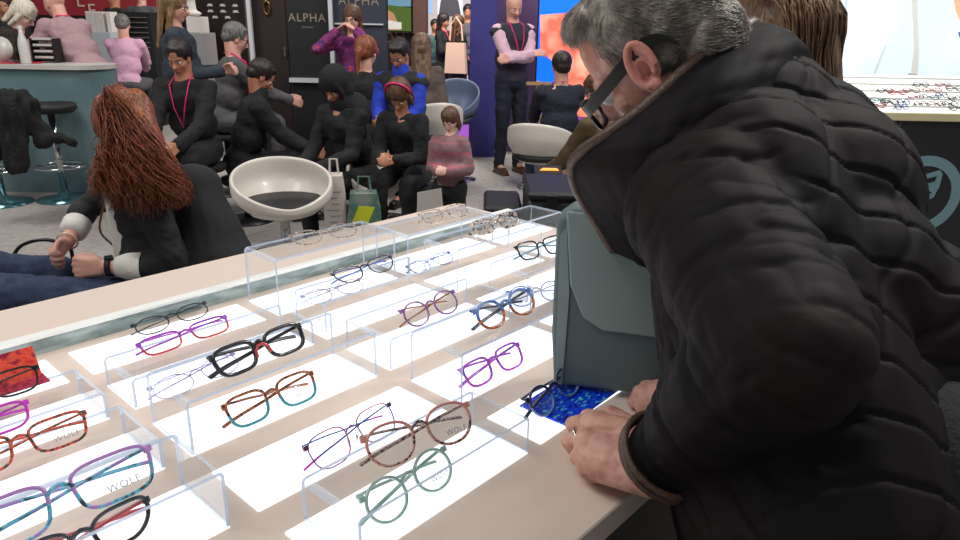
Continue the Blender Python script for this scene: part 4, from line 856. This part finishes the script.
sh, el, wr = IA['J']['l'][:3]; d = (el-wr).normalized(); wm = MB().tube([wr+d*.004, wr+d*.022], .034, 20).build('watch_strap', mat('dark_strap', (22, 26, 30), .5), oa, True)
MB().box(wr+d*.013+Vector((.0, -.0, .034)), (.03, .03, .01), bev=.003).build('watch_face', mat('watch_glass', (40, 60, 60), .15), oa)
sh, el, wr2 = IA['J']['r'][:3]; d = (el-wr2).normalized(); MB().tube([wr2+d*.012+(d.orthogonal().normalized()*math.cos(a)+d.cross(d.orthogonal().normalized())*math.sin(a))*.034 for a in [k*math.pi/10 for k in range(20)]], .0035, 6, True).build('bracelet', mat('pearl_white', (225, 205, 180), .3), oa, True)
mb = MB(); mb.cap(LA(196, 190, 2.50), LA(214, 262, 2.46), .09, .15); mb.cap(LA(165, 185, 2.50), LA(180, 262, 2.46), .09, .14); mb.cap(LA(214, 262, 2.46), LA(226, 310, 2.42), .15, .16); mb.build('jacket_back', cloth('black_jacket', (30, 30, 33), 50, .3), oa, True, remesh=.009, smooth_it=4, fn=lambda p, n_: p+n_*noise.noise(p*9)*.012)
# white blouse front and zip seen between the jacket edges
mb = MB(); mb.cap(IA['nk']+Vector((0, .062, -.05)), IA['hip']+Vector((0, .098, .16)), .060, .068); mb.build('blouse', cloth('white_cotton', (224, 220, 212), 120, .3), oa, True, remesh=.008, smooth_it=3)
MB().tube(spline([IA['nk']+Vector((.05, .10, -.06)), IA['nk']+Vector((.06, .150, -.20)), IA['hip']+Vector((.06, .155, .18)), IA['hip']+Vector((.05, .15, .08))], 6), .004, 6).build('jacket_zip', mat('brass', (150, 110, 60), .3, 1), oa, True)
H = IA['H']; q = lambda *p: H @ (Vector(p)*.98); Qa = H.to_3x3()
mb = MB(); mb.ell(q(0, -.022, .034), (.088, .106, .094), Qa); 
for (a, b, ra, rb) in (((0, -.06, .02), LA(150, 165, 2.36), .075, .060), (LA(120, 150, 2.38), LA(116, 182, 2.33), .060, .030), (LA(150, 165, 2.38), LA(166, 190, 2.34), .06, .025), (LA(125, 160, 2.36), LA(140, 190, 2.33), .06, .025)):
    a = q(*a) if isinstance(a, tuple) else a; mb.cap(a, b, ra, rb)
mb.build('hair', h_red, oa, True, remesh=.008, smooth_it=4, fn=lambda p, n_: p+n_*noise.noise(Vector((p.x*30, p.y*30, p.z*10)))*.012)
ps = []
for i in range(1100):
    f = rnd.random(); ex = 88+104*f; ey = 188+34*rnd.random()*(1-abs(f-.55))-8*(f < .15)
    Y0 = 2.24+.10*rnd.random(); e = LA(ex, ey, Y0); s0 = q(rnd.uniform(-.08, .08), rnd.uniform(-.11, -.02), rnd.uniform(.02, .12)); m1 = LA(100+75*f+rnd.uniform(-8, 8), 158+rnd.uniform(-8, 8), Y0+.02)
    amp = rnd.uniform(.008, .020); ph = rnd.uniform(0, 6.28); pts = []
    for k in range(15):
        t = k/14; p0 = s0*(1-t)**2+m1*2*t*(1-t)+e*t*t; w_ = amp*min(1, t*1.6); pts.append(p0+Vector((math.cos(ph+t*15), math.sin(ph+t*15), .6*math.sin(ph+t*13)))*w_)
    ps.append(pts)
strands('hair_curls', h_red, oa, ps, .0023, 3, 2)
p = W(42, 262, Y=2.60); hb = thing('handbag', 'small black leather handbag behind the clasped hands of the auburn-haired woman', 'bag', p, R(15)); blk = mat('black_leather', (16, 15, 17), .3)
MB().box((0, 0, -.05), (.22, .08, .16), bev=.03).build('bag_body', blk, hb, True, mods=[('SUBSURF', dict(levels=1))]); MB().box((0, -.045, -.02), (.20, .012, .09), bev=.004).build('flap', blk, hb)
MB().tube(spline([(-.10, 0, .02), (-.06, 0, .07), (.02, 0, .09), (.10, 0, .06), (.11, 0, .01)], 6), .007, 8).build('strap', blk, hb, True)
hbs = thing('stool', 'black stool holding the handbag behind the auburn-haired woman', 'stool', (p.x, p.y, 0)); MB().lathe([(.001, p.z-.18), (.15, p.z-.18), (.16, p.z-.16), (.15, p.z-.134), (.001, p.z-.132)]).build('seat', blackpad, hbs, True); MB().cyl((0, 0, .01), (0, 0, p.z-.17), .02).build('stem', chrome, hbs, True); MB().lathe([(.001, 0), (.16, 0), (.16, .01), (.001, .02)]).build('base_disc', chrome, hbs, True)

# --- grey-haired man in the quilted jacket
nkp = Vector((.362, .985, 1.305)); hdp = W(654, 50, Y=.985)
man = thing('person', 'grey-haired man in a dark quilted jacket and black glasses bent over the display table', 'person', (.48, .60, 0)); ML = -Vector((.48, .60, 0))
mv = lambda v: Vector(v)+ML
g = Vector((-.86*math.cos(R(42)), .40*math.cos(R(42)), -math.sin(R(42)))).normalized(); zc_ = Vector((-.52, .10, .80)); zc_ = (zc_-g*zc_.dot(g)).normalized(); xr = g.cross(zc_)
Hm = Matrix((xr, g, zc_)).transposed().to_4x4(); Hm.translation = mv(hdp); SM = 1.0
shL, elL, wrL = W(706, 208, Y=.83), W(786, 350, Y=.60), W(656, 468, Y=.735)
wrL = W(652, 466, z=.957)
shR, elR, wrR = Vector((.475, 1.13, 1.25)), Vector((.47, 1.13, 1.02)), W(684, 402, z=.95)
hipc = W(842, 480, z=.93); un = Vector((ux, uy, 0))
hL, hR = hipc-un*.10, hipc+un*.10
def msegs(g_):
    return [(nkp, hipc, .105+g_, .135+g_), (nkp-un*.10+Vector((.03, -.03, -.04)), hL, .095+g_, .13+g_), (nkp+un*.10+Vector((.03, -.03, -.03)), hR, .095+g_, .13+g_), (nkp, shL, .07+g_, .075+g_), (nkp, shR, .07+g_, .07+g_)]
mb = MB()
for a, b, ra, rb in msegs(-.01): mb.cap(mv(a), mv(b), ra, rb)
mb.cap(mv(shL), mv(elL), .055, .042); mb.cap(mv(elL), mv(wrL), .042, .030); mb.cap(mv(shR), mv(elR), .055, .042); mb.cap(mv(elR), mv(wrR), .042, .030)
mb.cap(mv(nkp+Vector((-.03, .0, -.02))), Hm @ Vector((0, -.030, -.050)), .060, .054)
for hh, sx in ((hL, -1), (hR, 1)):
    kn = Vector((hh.x+.06, hh.y-.05, .50)); an = Vector((hh.x+.07, hh.y-.07, .09)); mb.cap(mv(hh), mv(kn), .085, .058); mb.cap(mv(kn), mv(an), .056, .040); mb.cap(mv(an), mv(an)+Vector((-.10, .10, -.04)), .038, .03)
head_geo(mb, Hm, SM, True, ears=False)
body = mb
# left hand: half-closed fist resting on the table, back of the hand up, ring finger bent under
def bent_hand(mb, wrist, kn, drops, tips, rs):
    pass
zt_ = TZ+.004
def hp(x, y, z): return mv(W(x, y, z=z))
body.cap(mv(wrL), hp(634, 448, .955), .030, .032)
for a, b, ra, rb in (((640, 442, .955), (594, 425, .956), .026, .020), ((644, 455, .953), (590, 443, .951), .026, .021), ((645, 470, .948), (590, 460, .940), .024, .018), ((650, 480, .945), (600, 470, .935), .022, .016), ((640, 440, .950), (610, 418, .950), .024, .018)):
    body.cap(hp(*a), hp(*b), ra, rb)
# fingers: knuckle -> middle joint -> tip folded back under the palm (points on the photo, heights above the floor)
FG = [((600, 420, .955), (573, 424, .945), (583, 437, .918), (600, 440, .914), .0115), ((592, 434, .953), (569, 441, .940), (577, 453, .917), (596, 455, .914), .0112),
      ((590, 450, .947), (577, 457, .935), (585, 465, .916), (602, 466, .913), .0105), ((598, 464, .940), (584, 470, .926), (594, 477, .914), (610, 476, .912), .0095)]
for a, b, c, d_, r in FG: body.cap(hp(*a), hp(*b), r*1.12, r); body.cap(hp(*b), hp(*c), r, r*.92); body.cap(hp(*c), hp(*d_), r*.92, r*.85)
body.cap(hp(622, 425, .945), hp(588, 417, .930), .014, .0125); body.cap(hp(588, 417, .930), hp(575, 431, .915), .0125, .010)
# right hand: knuckles on the table just past the bag
body.cap(mv(wrR), hp(660, 396, .938), .030, .026)
for a, b, c, r in (((662, 392, .942), (640, 392, .934), (634, 402, .914), .012), ((664, 398, .940), (646, 400, .930), (642, 409, .914), .0118), ((668, 404, .938), (656, 407, .926), (654, 413, .913), .011), ((674, 408, .934), (668, 412, .924), (668, 416, .912), .010)):
    body.cap(hp(*a), hp(*b), r*1.15, r); body.cap(hp(*b), hp(*c), r, r*.9)
body.cap(hp(655, 390, .935), hp(640, 384, .922), .013, .011)
mskin = mat('skin_man', (196, 142, 124), .48, bump=(160, .12), sub=.1, cols=[(212, 164, 146), (180, 122, 106)], scale=26)
body.build('body', mskin, man, True, remesh=.0042, smooth_it=3)
Q3 = Hm.to_3x3(); mq = lambda *p: Hm @ (Vector(p)*SM)
# ears, modelled with rim and lobe, the hollow's shade painted as a darker patch
for s in (-1, 1):
    mb = MB(); cx, cy, cz = .079, .007, -.004
    rim = [(s*(cx+.010), cy+.0155*math.cos(a)-.004*math.sin(a), cz+.029*math.sin(a)) for a in [R(x) for x in range(-70, 215, 15)]]
    mb.tube([mq(*p) for p in spline(rim, 2)], .0045*SM, 8); mb.ell(mq(s*(cx+.006), cy+.004, cz-.030), (.006, .010, .011), Q3); mb.ell(mq(s*(cx+.002), cy-.002, cz), (.006, .016, .027), Q3)
    mb.tube([mq(s*(cx+.008), cy+.008*math.cos(a)-.004, cz+.018*math.sin(a)+.002) for a in [R(x) for x in range(90, 290, 20)]], .0035*SM, 8); mb.ell(mq(s*(cx+.006), cy+.013, cz-.006), (.005, .004, .007), Q3)
    mb.build('ear', mat('skin_ear', (206, 140, 124), .45, sub=.2), man, True, remesh=.0022, smooth_it=2)
    if 1:
        e = MB(); e.ell(mq(s*(cx+.0085), cy+.001, cz-.004), (.0022, .006, .011), Q3); e.build('ear_hollow_shade', mat('skin_ear_shade', (150, 88, 76), .6), man, True)
mg = h_grey
for s in (-1, 1):
    mb = MB(); mb.ell(mq(s*.031, .076, -.006), (.013,)*3, Q3); mb.cm = 1; mb.ell(mq(s*.031, .084, -.008), (.006,)*3, Q3); mb.build('eye', [eyew, irism], man, True)
    ps = [[mq(s*(.012+.04*k/40), .094-.010*(k/40)**2*1.2, .014+rnd.uniform(-.003, .003)), mq(s*(.018+.042*k/40), .097-.012*(k/40)**2, .019+rnd.uniform(-.002, .004))] for k in range(40)]
    strands('eyebrow', mg, man, ps, .0009, 3)
MB().tube([mq(-.024, .082, -.064), mq(-.008, .094, -.061), mq(0, .094, -.063), mq(.008, .094, -.061), mq(.024, .082, -.064)], [.002, .0045, .0045, .0045, .002], 8).build('lips', lipm, man, True)
# glasses with broad black temples
gm = mat('gloss_black', (9, 9, 11), .35)
gl = []
mb = MB()
for s in (-1, 1):
    pts = [mq(s*(.034+.028*math.copysign(abs(math.cos(a))**.8, math.cos(a))), .110-.006*abs(math.cos(a)), -.012+.022*math.copysign(abs(math.sin(a))**.8, math.sin(a))) for a in [k*math.pi/14 for k in range(28)]]
    mb.tube(pts, .0034, 8, True); 
mb.tube([mq(-.008, .112, -.004), mq(0, .115, 0), mq(.008, .112, -.004)], .0034, 8); wg = mb.build('worn_glasses', gm, man, True)
for s in (-1, 1):
    path = [(.062, .106, -.002), (.074, .095, -.001), (.081, .05, .006), (.084, .015, .012), (.085, -.008, .014), (.084, -.030, .006), (.080, -.040, -.012)]
    P_ = [mq(s*x, y, z) for x, y, z in path]; sp_ = spline(P_, 4)
    vs = MB()
    rows = []
    for i, p in enumerate(sp_):
        t = i/(len(sp_)-1); hgt = (.0085 if t < .7 else .0085-.004*(t-.7)/.3); X_ = xr*.0018; Z_ = zc_*hgt
        rows.append([p-X_-Z_, p+X_-Z_, p+X_+Z_, p-X_+Z_])
    vs.grid(rows, True); vs.add(rows[0], [(0, 1, 2, 3)]); vs.add(rows[-1], [(3, 2, 1, 0)]); vs.build('glasses_temple', gm, man)
    lb = MB(); lb.add([mq(s*(.034+.026*math.cos(a)), .109-.005*abs(math.cos(a)), -.012+.020*math.sin(a)) for a in [k*math.pi/12 for k in range(24)]], [tuple(range(24))]); lb.build('glasses_lens', clear('spectacle_lens', (.75, .8, .86), rough=.02), man)
# hair: cap with short lying strands
hm = mat('hair_salt', (122, 114, 106), .42, cols=[(150, 142, 132), (186, 178, 168)], scale=45, stretch=(1, 1, 1), bump=(200, .3))
mb = MB(); mb.ell(mq(0, -.026, .036), (.0835*SM, .0980*SM, .092*SM), Q3, 40, 24); mb.ell(mq(0, -.058, -.020), (.066*SM, .054*SM, .066*SM), Q3); mb.ell(mq(0, .036, .088), (.056*SM, .038*SM, .026*SM), Q3)
cap_ = mb.build('hair', hm, man, True, remesh=.004, smooth_it=3)
hi = Hm.inverted(); vsn = [(v.co.copy(), v.normal.copy()) for v in cap_.data.vertices]; ps = []
for i in range(15000):
    p, n_ = vsn[rnd.randrange(len(vsn))]; l = hi @ p
    if l.y > .100*SM and l.z < .02: continue
    if l.z < -.085 or (l.z < -.05 and l.y > -.03) or (l.y > .055 and l.z < .055): continue
    fl = Vector((0, -.35, -1.0)) if l.z < .07 and l.y > -.03 else Vector((0, .55, -.25) if l.y > 0 else (0, -.75, -.6)); fl = Q3 @ (fl+Vector((rnd.uniform(-.28, .28), rnd.uniform(-.28, .28), rnd.uniform(-.2, .2)))); fl = (fl-n_*fl.dot(n_)).normalized()
    L_ = rnd.uniform(.014, .030); base = p-n_*.002
    ps.append([base, base+fl*L_*.45+n_*.0035, base+fl*L_+n_*rnd.uniform(-.001, .003)])
strands('hair_strands', hm, man, ps, .0006, 3, 2)
# quilted jacket
axis = (nkp-hipc).normalized(); side_ = un; dirn = axis.cross(side_).normalized()
mb = MB()
for a, b, ra, rb in msegs(.028): mb.cap(mv(a), mv(b), ra, rb)
mb.cap(mv(hipc), mv(hipc+Vector((.05, -.03, -.18))), .165, .175); mb.cap(mv(hL), mv(hL+Vector((.03, -.02, -.18))), .15, .155); mb.cap(mv(hR), mv(hR+Vector((.05, -.02, -.18))), .15, .155); mb.ell(mv(W(800, 205, Y=.93)), (.15, .15, .15)); mb.ell(mv(W(822, 300, Y=.84)), (.145, .145, .16))
mb.cap(mv(shL), mv(shL.lerp(elL, .5)), .098, .092); mb.cap(mv(shL.lerp(elL, .5)), mv(elL), .092, .082); mb.cap(mv(elL), mv(elL.lerp(wrL, .5)), .082, .068); mb.cap(mv(elL.lerp(wrL, .5)), mv(wrL.lerp(elL, .14)), .068, .048)
mb.cap(mv(W(885, 330, Y=.82)), mv(W(925, 520, Y=.78)), .13, .19); mb.cap(mv(W(900, 400, Y=.82)), mv(W(955, 600, Y=.76)), .15, .21); mb.cap(mv(shR), mv(elR), .09, .075); mb.cap(mv(elR), mv(wrR.lerp(elR, .12)), .072, .048)
mb.cap(mv(nkp+Vector((-.03, -.02, -.05))), mv(Vector((.32, .98, 1.13))), .10, .08); mb.cap(mv(Vector((.32, .98, 1.13))), mv(hipc+Vector((-.03, .08, 0))), .08, .13)
def segd(p, a, b):
    d = b-a; t = max(0, min(1, (p-a).dot(d)/d.length_squared)); return (p-(a+d*t)).length, t
def quilt(p, n_):
    wp = p-ML; d1, t1 = segd(wp, shL, elL); d2, t2 = segd(wp, elL, wrL); dt, tt = segd(wp, nkp, hipc)
    ws = max(0, min(1, (.125-min(d1, d2))/.03)); a = (wp-nkp).dot(axis); b = (wp-nkp).dot(side_) + (wp-nkp).dot(dirn)*.8
    c1 = (a*.8+b)/.075; c2 = (a*.8-b)/.075; e = 0
    for c in (c1, c2): dd = abs(c-round(c))*.075; e -= .0036*math.exp(-(dd/.0045)**2)
    puff = .0022*math.cos(math.pi*2*c1/1)*0
    wr_ = noise.noise(wp*5)*.003*(1-.4*ws)
    if ws > 0:
        e2 = 0; k1 = 1/(1+math.exp(max(-30, min(30, (d1-d2)/.012)))); 
        for ax, kw in (((elL-shL).normalized(), k1), ((wrL-elL).normalized(), 1-k1)):
            al = wp.dot(ax); cr = wp-ax*al; v = cr*7+ax*al*17
            rg = 1-abs(noise.noise(v))*2; fo = noise.noise(v*.55+Vector((3, 1, 7))); fine = 1-abs(noise.noise(cr*9+ax*al*34+Vector((9, 2, 4))))*2
            e2 += kw*(-.0065*max(0, rg)**3+fo*.007-.0036*max(0, fine)**3)
        e = e*(1-ws)+e2*ws
    return p+n_*(e+wr_)
jk = mat('jacket_cloth', (18, 16, 20), .68, bump=(420, .05), cols=[(27, 22, 22)], scale=5, spec=.14)
mb.build('jacket', jk, man, True, remesh=.0042, smooth_it=22, fn=quilt)
# stand collar with brown leather piping, falling open into the front edge
Pp = [W(754, 24, Y=.99), W(722, 42, Y=.94), W(684, 72, Y=.90), W(645, 108, Y=.885), W(608, 135, Y=.885), W(584, 151, Y=.90), W(573, 166, Y=.92), W(578, 190, Y=.94), W(597, 222, Y=.96), W(614, 250, Y=.98)]
Qp = [W(812, 60, Y=.97), W(784, 84, Y=.91), W(742, 116, Y=.85), W(700, 145, Y=.84), W(668, 172, Y=.83), W(650, 195, Y=.84), W(640, 212, Y=.87), W(640, 230, Y=.90), W(644, 252, Y=.93), W(650, 272, Y=.95)]
Pp, Qp = [mv(p) for p in Pp], [mv(p) for p in Qp]; A_, B_ = spline(Pp, 6), spline(Qp, 6); mid = mv(Vector((.36, .98, 1.30)))
rows = []
for i, (a, b) in enumerate(zip(A_, B_)):
    row = []
    for k in range(15):
        t = k/14; c = a.lerp(b, t); c = c+Vector((0, -1, .5)).normalized()*.022*math.sin(math.pi*t); d1_ = abs(((i/6+k/4.5)) % 1-.5); d2_ = abs(((i/6-k/4.5)) % 1-.5); c = c-Vector((0, -1, .3)).normalized()*.004*(math.exp(-((.5-d1_)/.10)**2)+math.exp(-((.5-d2_)/.10)**2)); row.append(c)
    rows.append(row)
mb = MB(); mb.grid(rows); mb.build('collar', jk, man, True, mods=[('SOLIDIFY', dict(thickness=.014, offset=0)), ('SUBSURF', dict(levels=1))])
pipe = mat('brown_leather', (74, 54, 42), .4, bump=(120, .3), cols=[(92, 70, 56)], scale=20)
MB().tube([p+Vector((-.002, -.006, .002)) for p in A_], .0075, 10).build('piping', pipe, man, True)
# far half of the collar behind the neck
rows = []
for i in range(20):
    t = i/19; a = mv(W(752, 27, Y=1.10)).lerp(mv(W(660, 150, Y=1.10)), t)+Vector((0, .05*math.sin(math.pi*t), 0)); b = a+Vector((.05, .03, -.05)); rows.append([a, a.lerp(b, .5), b])
MB().grid(rows).build('collar_lining', jk, man, True, mods=[('SOLIDIFY', dict(thickness=.012, offset=0))])
# leather yoke strip behind the collar
Y1 = [W(712, 72, Y=.955), W(735, 56, Y=.985), W(762, 44, Y=1.03), W(786, 47, Y=1.055)]; Y2 = [W(708, 82, Y=.935), W(742, 70, Y=.955), W(770, 58, Y=1.00), W(790, 53, Y=1.05)]
rows = [[mv(a)+Vector((0, -.012, .012)), (mv(a).lerp(mv(b), .5))+Vector((0, -.022, .02)), mv(b)+Vector((0, -.012, .010))] for a, b in zip(spline(Y1, 6), spline(Y2, 6))]
MB().grid(rows).build('leather_patch', pipe, man, True, mods=[('SOLIDIFY', dict(thickness=.008, offset=0)), ('SUBSURF', dict(levels=1))])
# cuff piping
dw = (elL-wrL).normalized(); ox = dw.orthogonal().normalized(); oy = dw.cross(ox); cw = wrL+dw*.004
for off, rr, rad in ((.018, .051, .0045), (.030, .053, .004)): MB().tube([mv(cw+dw*off+(ox*math.cos(a)+oy*math.sin(a))*rr) for a in [k*math.pi/16 for k in range(32)]], rad, 8, True).build('cuff_piping', pipe, man, True)
ri = hp(579, 443, .940); rd = (hp(577, 453, .917)-hp(590, 434, .953)).normalized()
fa_, fb_ = hp(592, 434, .953), hp(569, 441, .940); fd = (fb_-fa_).normalized(); fx = fd.orthogonal().normalized(); fy = fd.cross(fx); rc_ = fa_.lerp(fb_, .62)
MB().tube([rc_+(fx*math.cos(a)+fy*math.sin(a))*.0128 for a in [k*math.pi/16 for k in range(32)]], .0028, 8, True, flat=1.0).build('wedding_ring', mat('ring_silver', (220, 210, 190), .18, 1), man, True)
sb = W(864, 453, Y=.60); MB().lathe([(.001, 0), (.009, 0), (.010, .003), (.006, .006), (.001, .0065)], M=Matrix.Rotation(R(90), 3, 'X'), c=mv(sb)).build('snap_button', mat('brass_snap', (150, 130, 100), .3, 1), man, True)
mb = MB(); mb.cap(mv(hipc+Vector((.05, -.03, .02))), mv(hipc+Vector((.06, -.03, -.1))), .15, .15)
for hh in (hL, hR): kn = Vector((hh.x+.06, hh.y-.05, .50)); an = Vector((hh.x+.07, hh.y-.07, .12)); mb.cap(mv(hh), mv(kn), .105, .078); mb.cap(mv(kn), mv(an), .076, .062)
mb.build('trousers', cloth('black_trousers', (22, 22, 26)), man, True, remesh=.01, smooth_it=3)
for hh in (hL, hR): an = Vector((hh.x+.07, hh.y-.07, .05)); MB().cap(mv(an)+Vector((.03, -.03, 0)), mv(an)+Vector((-.12, .12, -.01)), .046, .036).build('shoe', shoem, man, True)

# grey-green shoulder bag hanging beside his chest
bagm = mat('bag_grey', (92, 110, 110), .6, bump=(200, .03), cols=[(84, 100, 100)], scale=5); bagl = mat('bag_pale', (128, 146, 144), .6, bump=(200, .03))
bo = W(560, 205, Y=1.0); bg = thing('shoulder_bag', 'grey-green flat bag with a curved flap hanging between the man and the table', 'bag', (bo.x, 1.0, .912), R(-12))
hgt = bo.z-.912-.003; wdt = .24
body_o = [(.006, 0), (wdt, -.0), (wdt, hgt*.80), (.10, hgt*.96), (.02, hgt*1.0), (-.004, hgt*.93), (-.002, hgt*.3)]
MB().prism(body_o, (0, 0, 0), (1, 0, 0), (0, 0, 1), (0, .06, 0)).build('bag_body', bagm, bg, mods=[('BEVEL', dict(width=.008, segments=3))])
fo_ = [(.010, hgt*.985), (.022, hgt*.60), (.045, hgt*.42), (.075, hgt*.36), (.12, hgt*.355), (wdt, hgt*.34), (wdt, hgt*.82), (.10, hgt*.975)]
MB().prism(fo_, (0, -.007, 0), (1, 0, 0), (0, 0, 1), (0, .007, 0)).build('flap', bagl, bg, mods=[('BEVEL', dict(width=.003, segments=2))])
MB().prism([(.008, .004), (.020, .004), (.022, hgt*.55), (.012, hgt*.9), (.003, hgt*.85)], (0, -.004, 0), (1, 0, 0), (0, 0, 1), (0, .004, 0)).build('edge_trim', bagl, bg)
MB().tube(spline([Vector((.03, .03, hgt*.97)), Vector((.10, .05, hgt*1.2)), Vector((.22, .06, hgt*1.35))], 6), .010, 8, flat=.4).build('strap', bagm, bg, True)

# --- long-haired woman behind him
ow, IW2 = P('person', 'woman with long straight brown hair in a patterned blouse behind the quilted jacket', (783, 16), 1.54, 80, 'stand', .98, 26, 42, hyaw=-8, top=mat('floral_blouse', (30, 30, 34), .8, cols=[(200, 110, 96), (36, 34, 38), (214, 190, 180), (40, 36, 40)], scale=34, bump=(80, .3)), bottom=blackc, hair=h_brown, style=None, male=False, vox=.008, glass=None, lh=(-.05, .25, -.36), rh=(.10, .20, -.45), eyes=True)
H2 = IW2['H']; q2 = lambda *p: H2 @ (Vector(p)*.98); Q2 = H2.to_3x3(); Z2 = IW2['Z'].inverted(); L2_ = lambda x, y, Y: Z2 @ (W(x, y, Y=Y)-IW2['root'])
hb_ = mat('hair_lightbrown', (120, 92, 66), .4, cols=[(84, 60, 42), (150, 118, 86)], scale=120, stretch=(1, 1, .06), bump=(160, .3))
mb = MB(); mb.ell(q2(0, -.022, .036), (.088, .106, .094), Q2)
for (x0, x1, Yk) in ((822, 826, 1.46), (806, 812, 1.42), (812, 818, 1.50)): mb.cap(L2_(x0-8, 6, Yk), L2_(x1, 92, Yk-.01), .045, .030)
mb.build('hair', hb_, ow, True, remesh=.008, smooth_it=4)
ps = []
for i in range(700):
    f = rnd.random(); Y0 = 1.33+.10*rnd.random() if f < .8 else 1.44+.08*rnd.random(); s0 = q2(rnd.uniform(-.08, .06), rnd.uniform(-.11, .03), rnd.uniform(.08, .135)); x1 = 792+48*f; ps.append([s0, L2_(782+58*f**.8, 5+rnd.uniform(-6, 6), Y0), L2_(x1+rnd.uniform(-2, 2), 60, Y0), L2_(x1+4+rnd.uniform(-4, 4), 100+rnd.uniform(-6, 12), Y0+.01)])
strands('hair_strands', hb_, ow, ps, .0022, 4, 4)
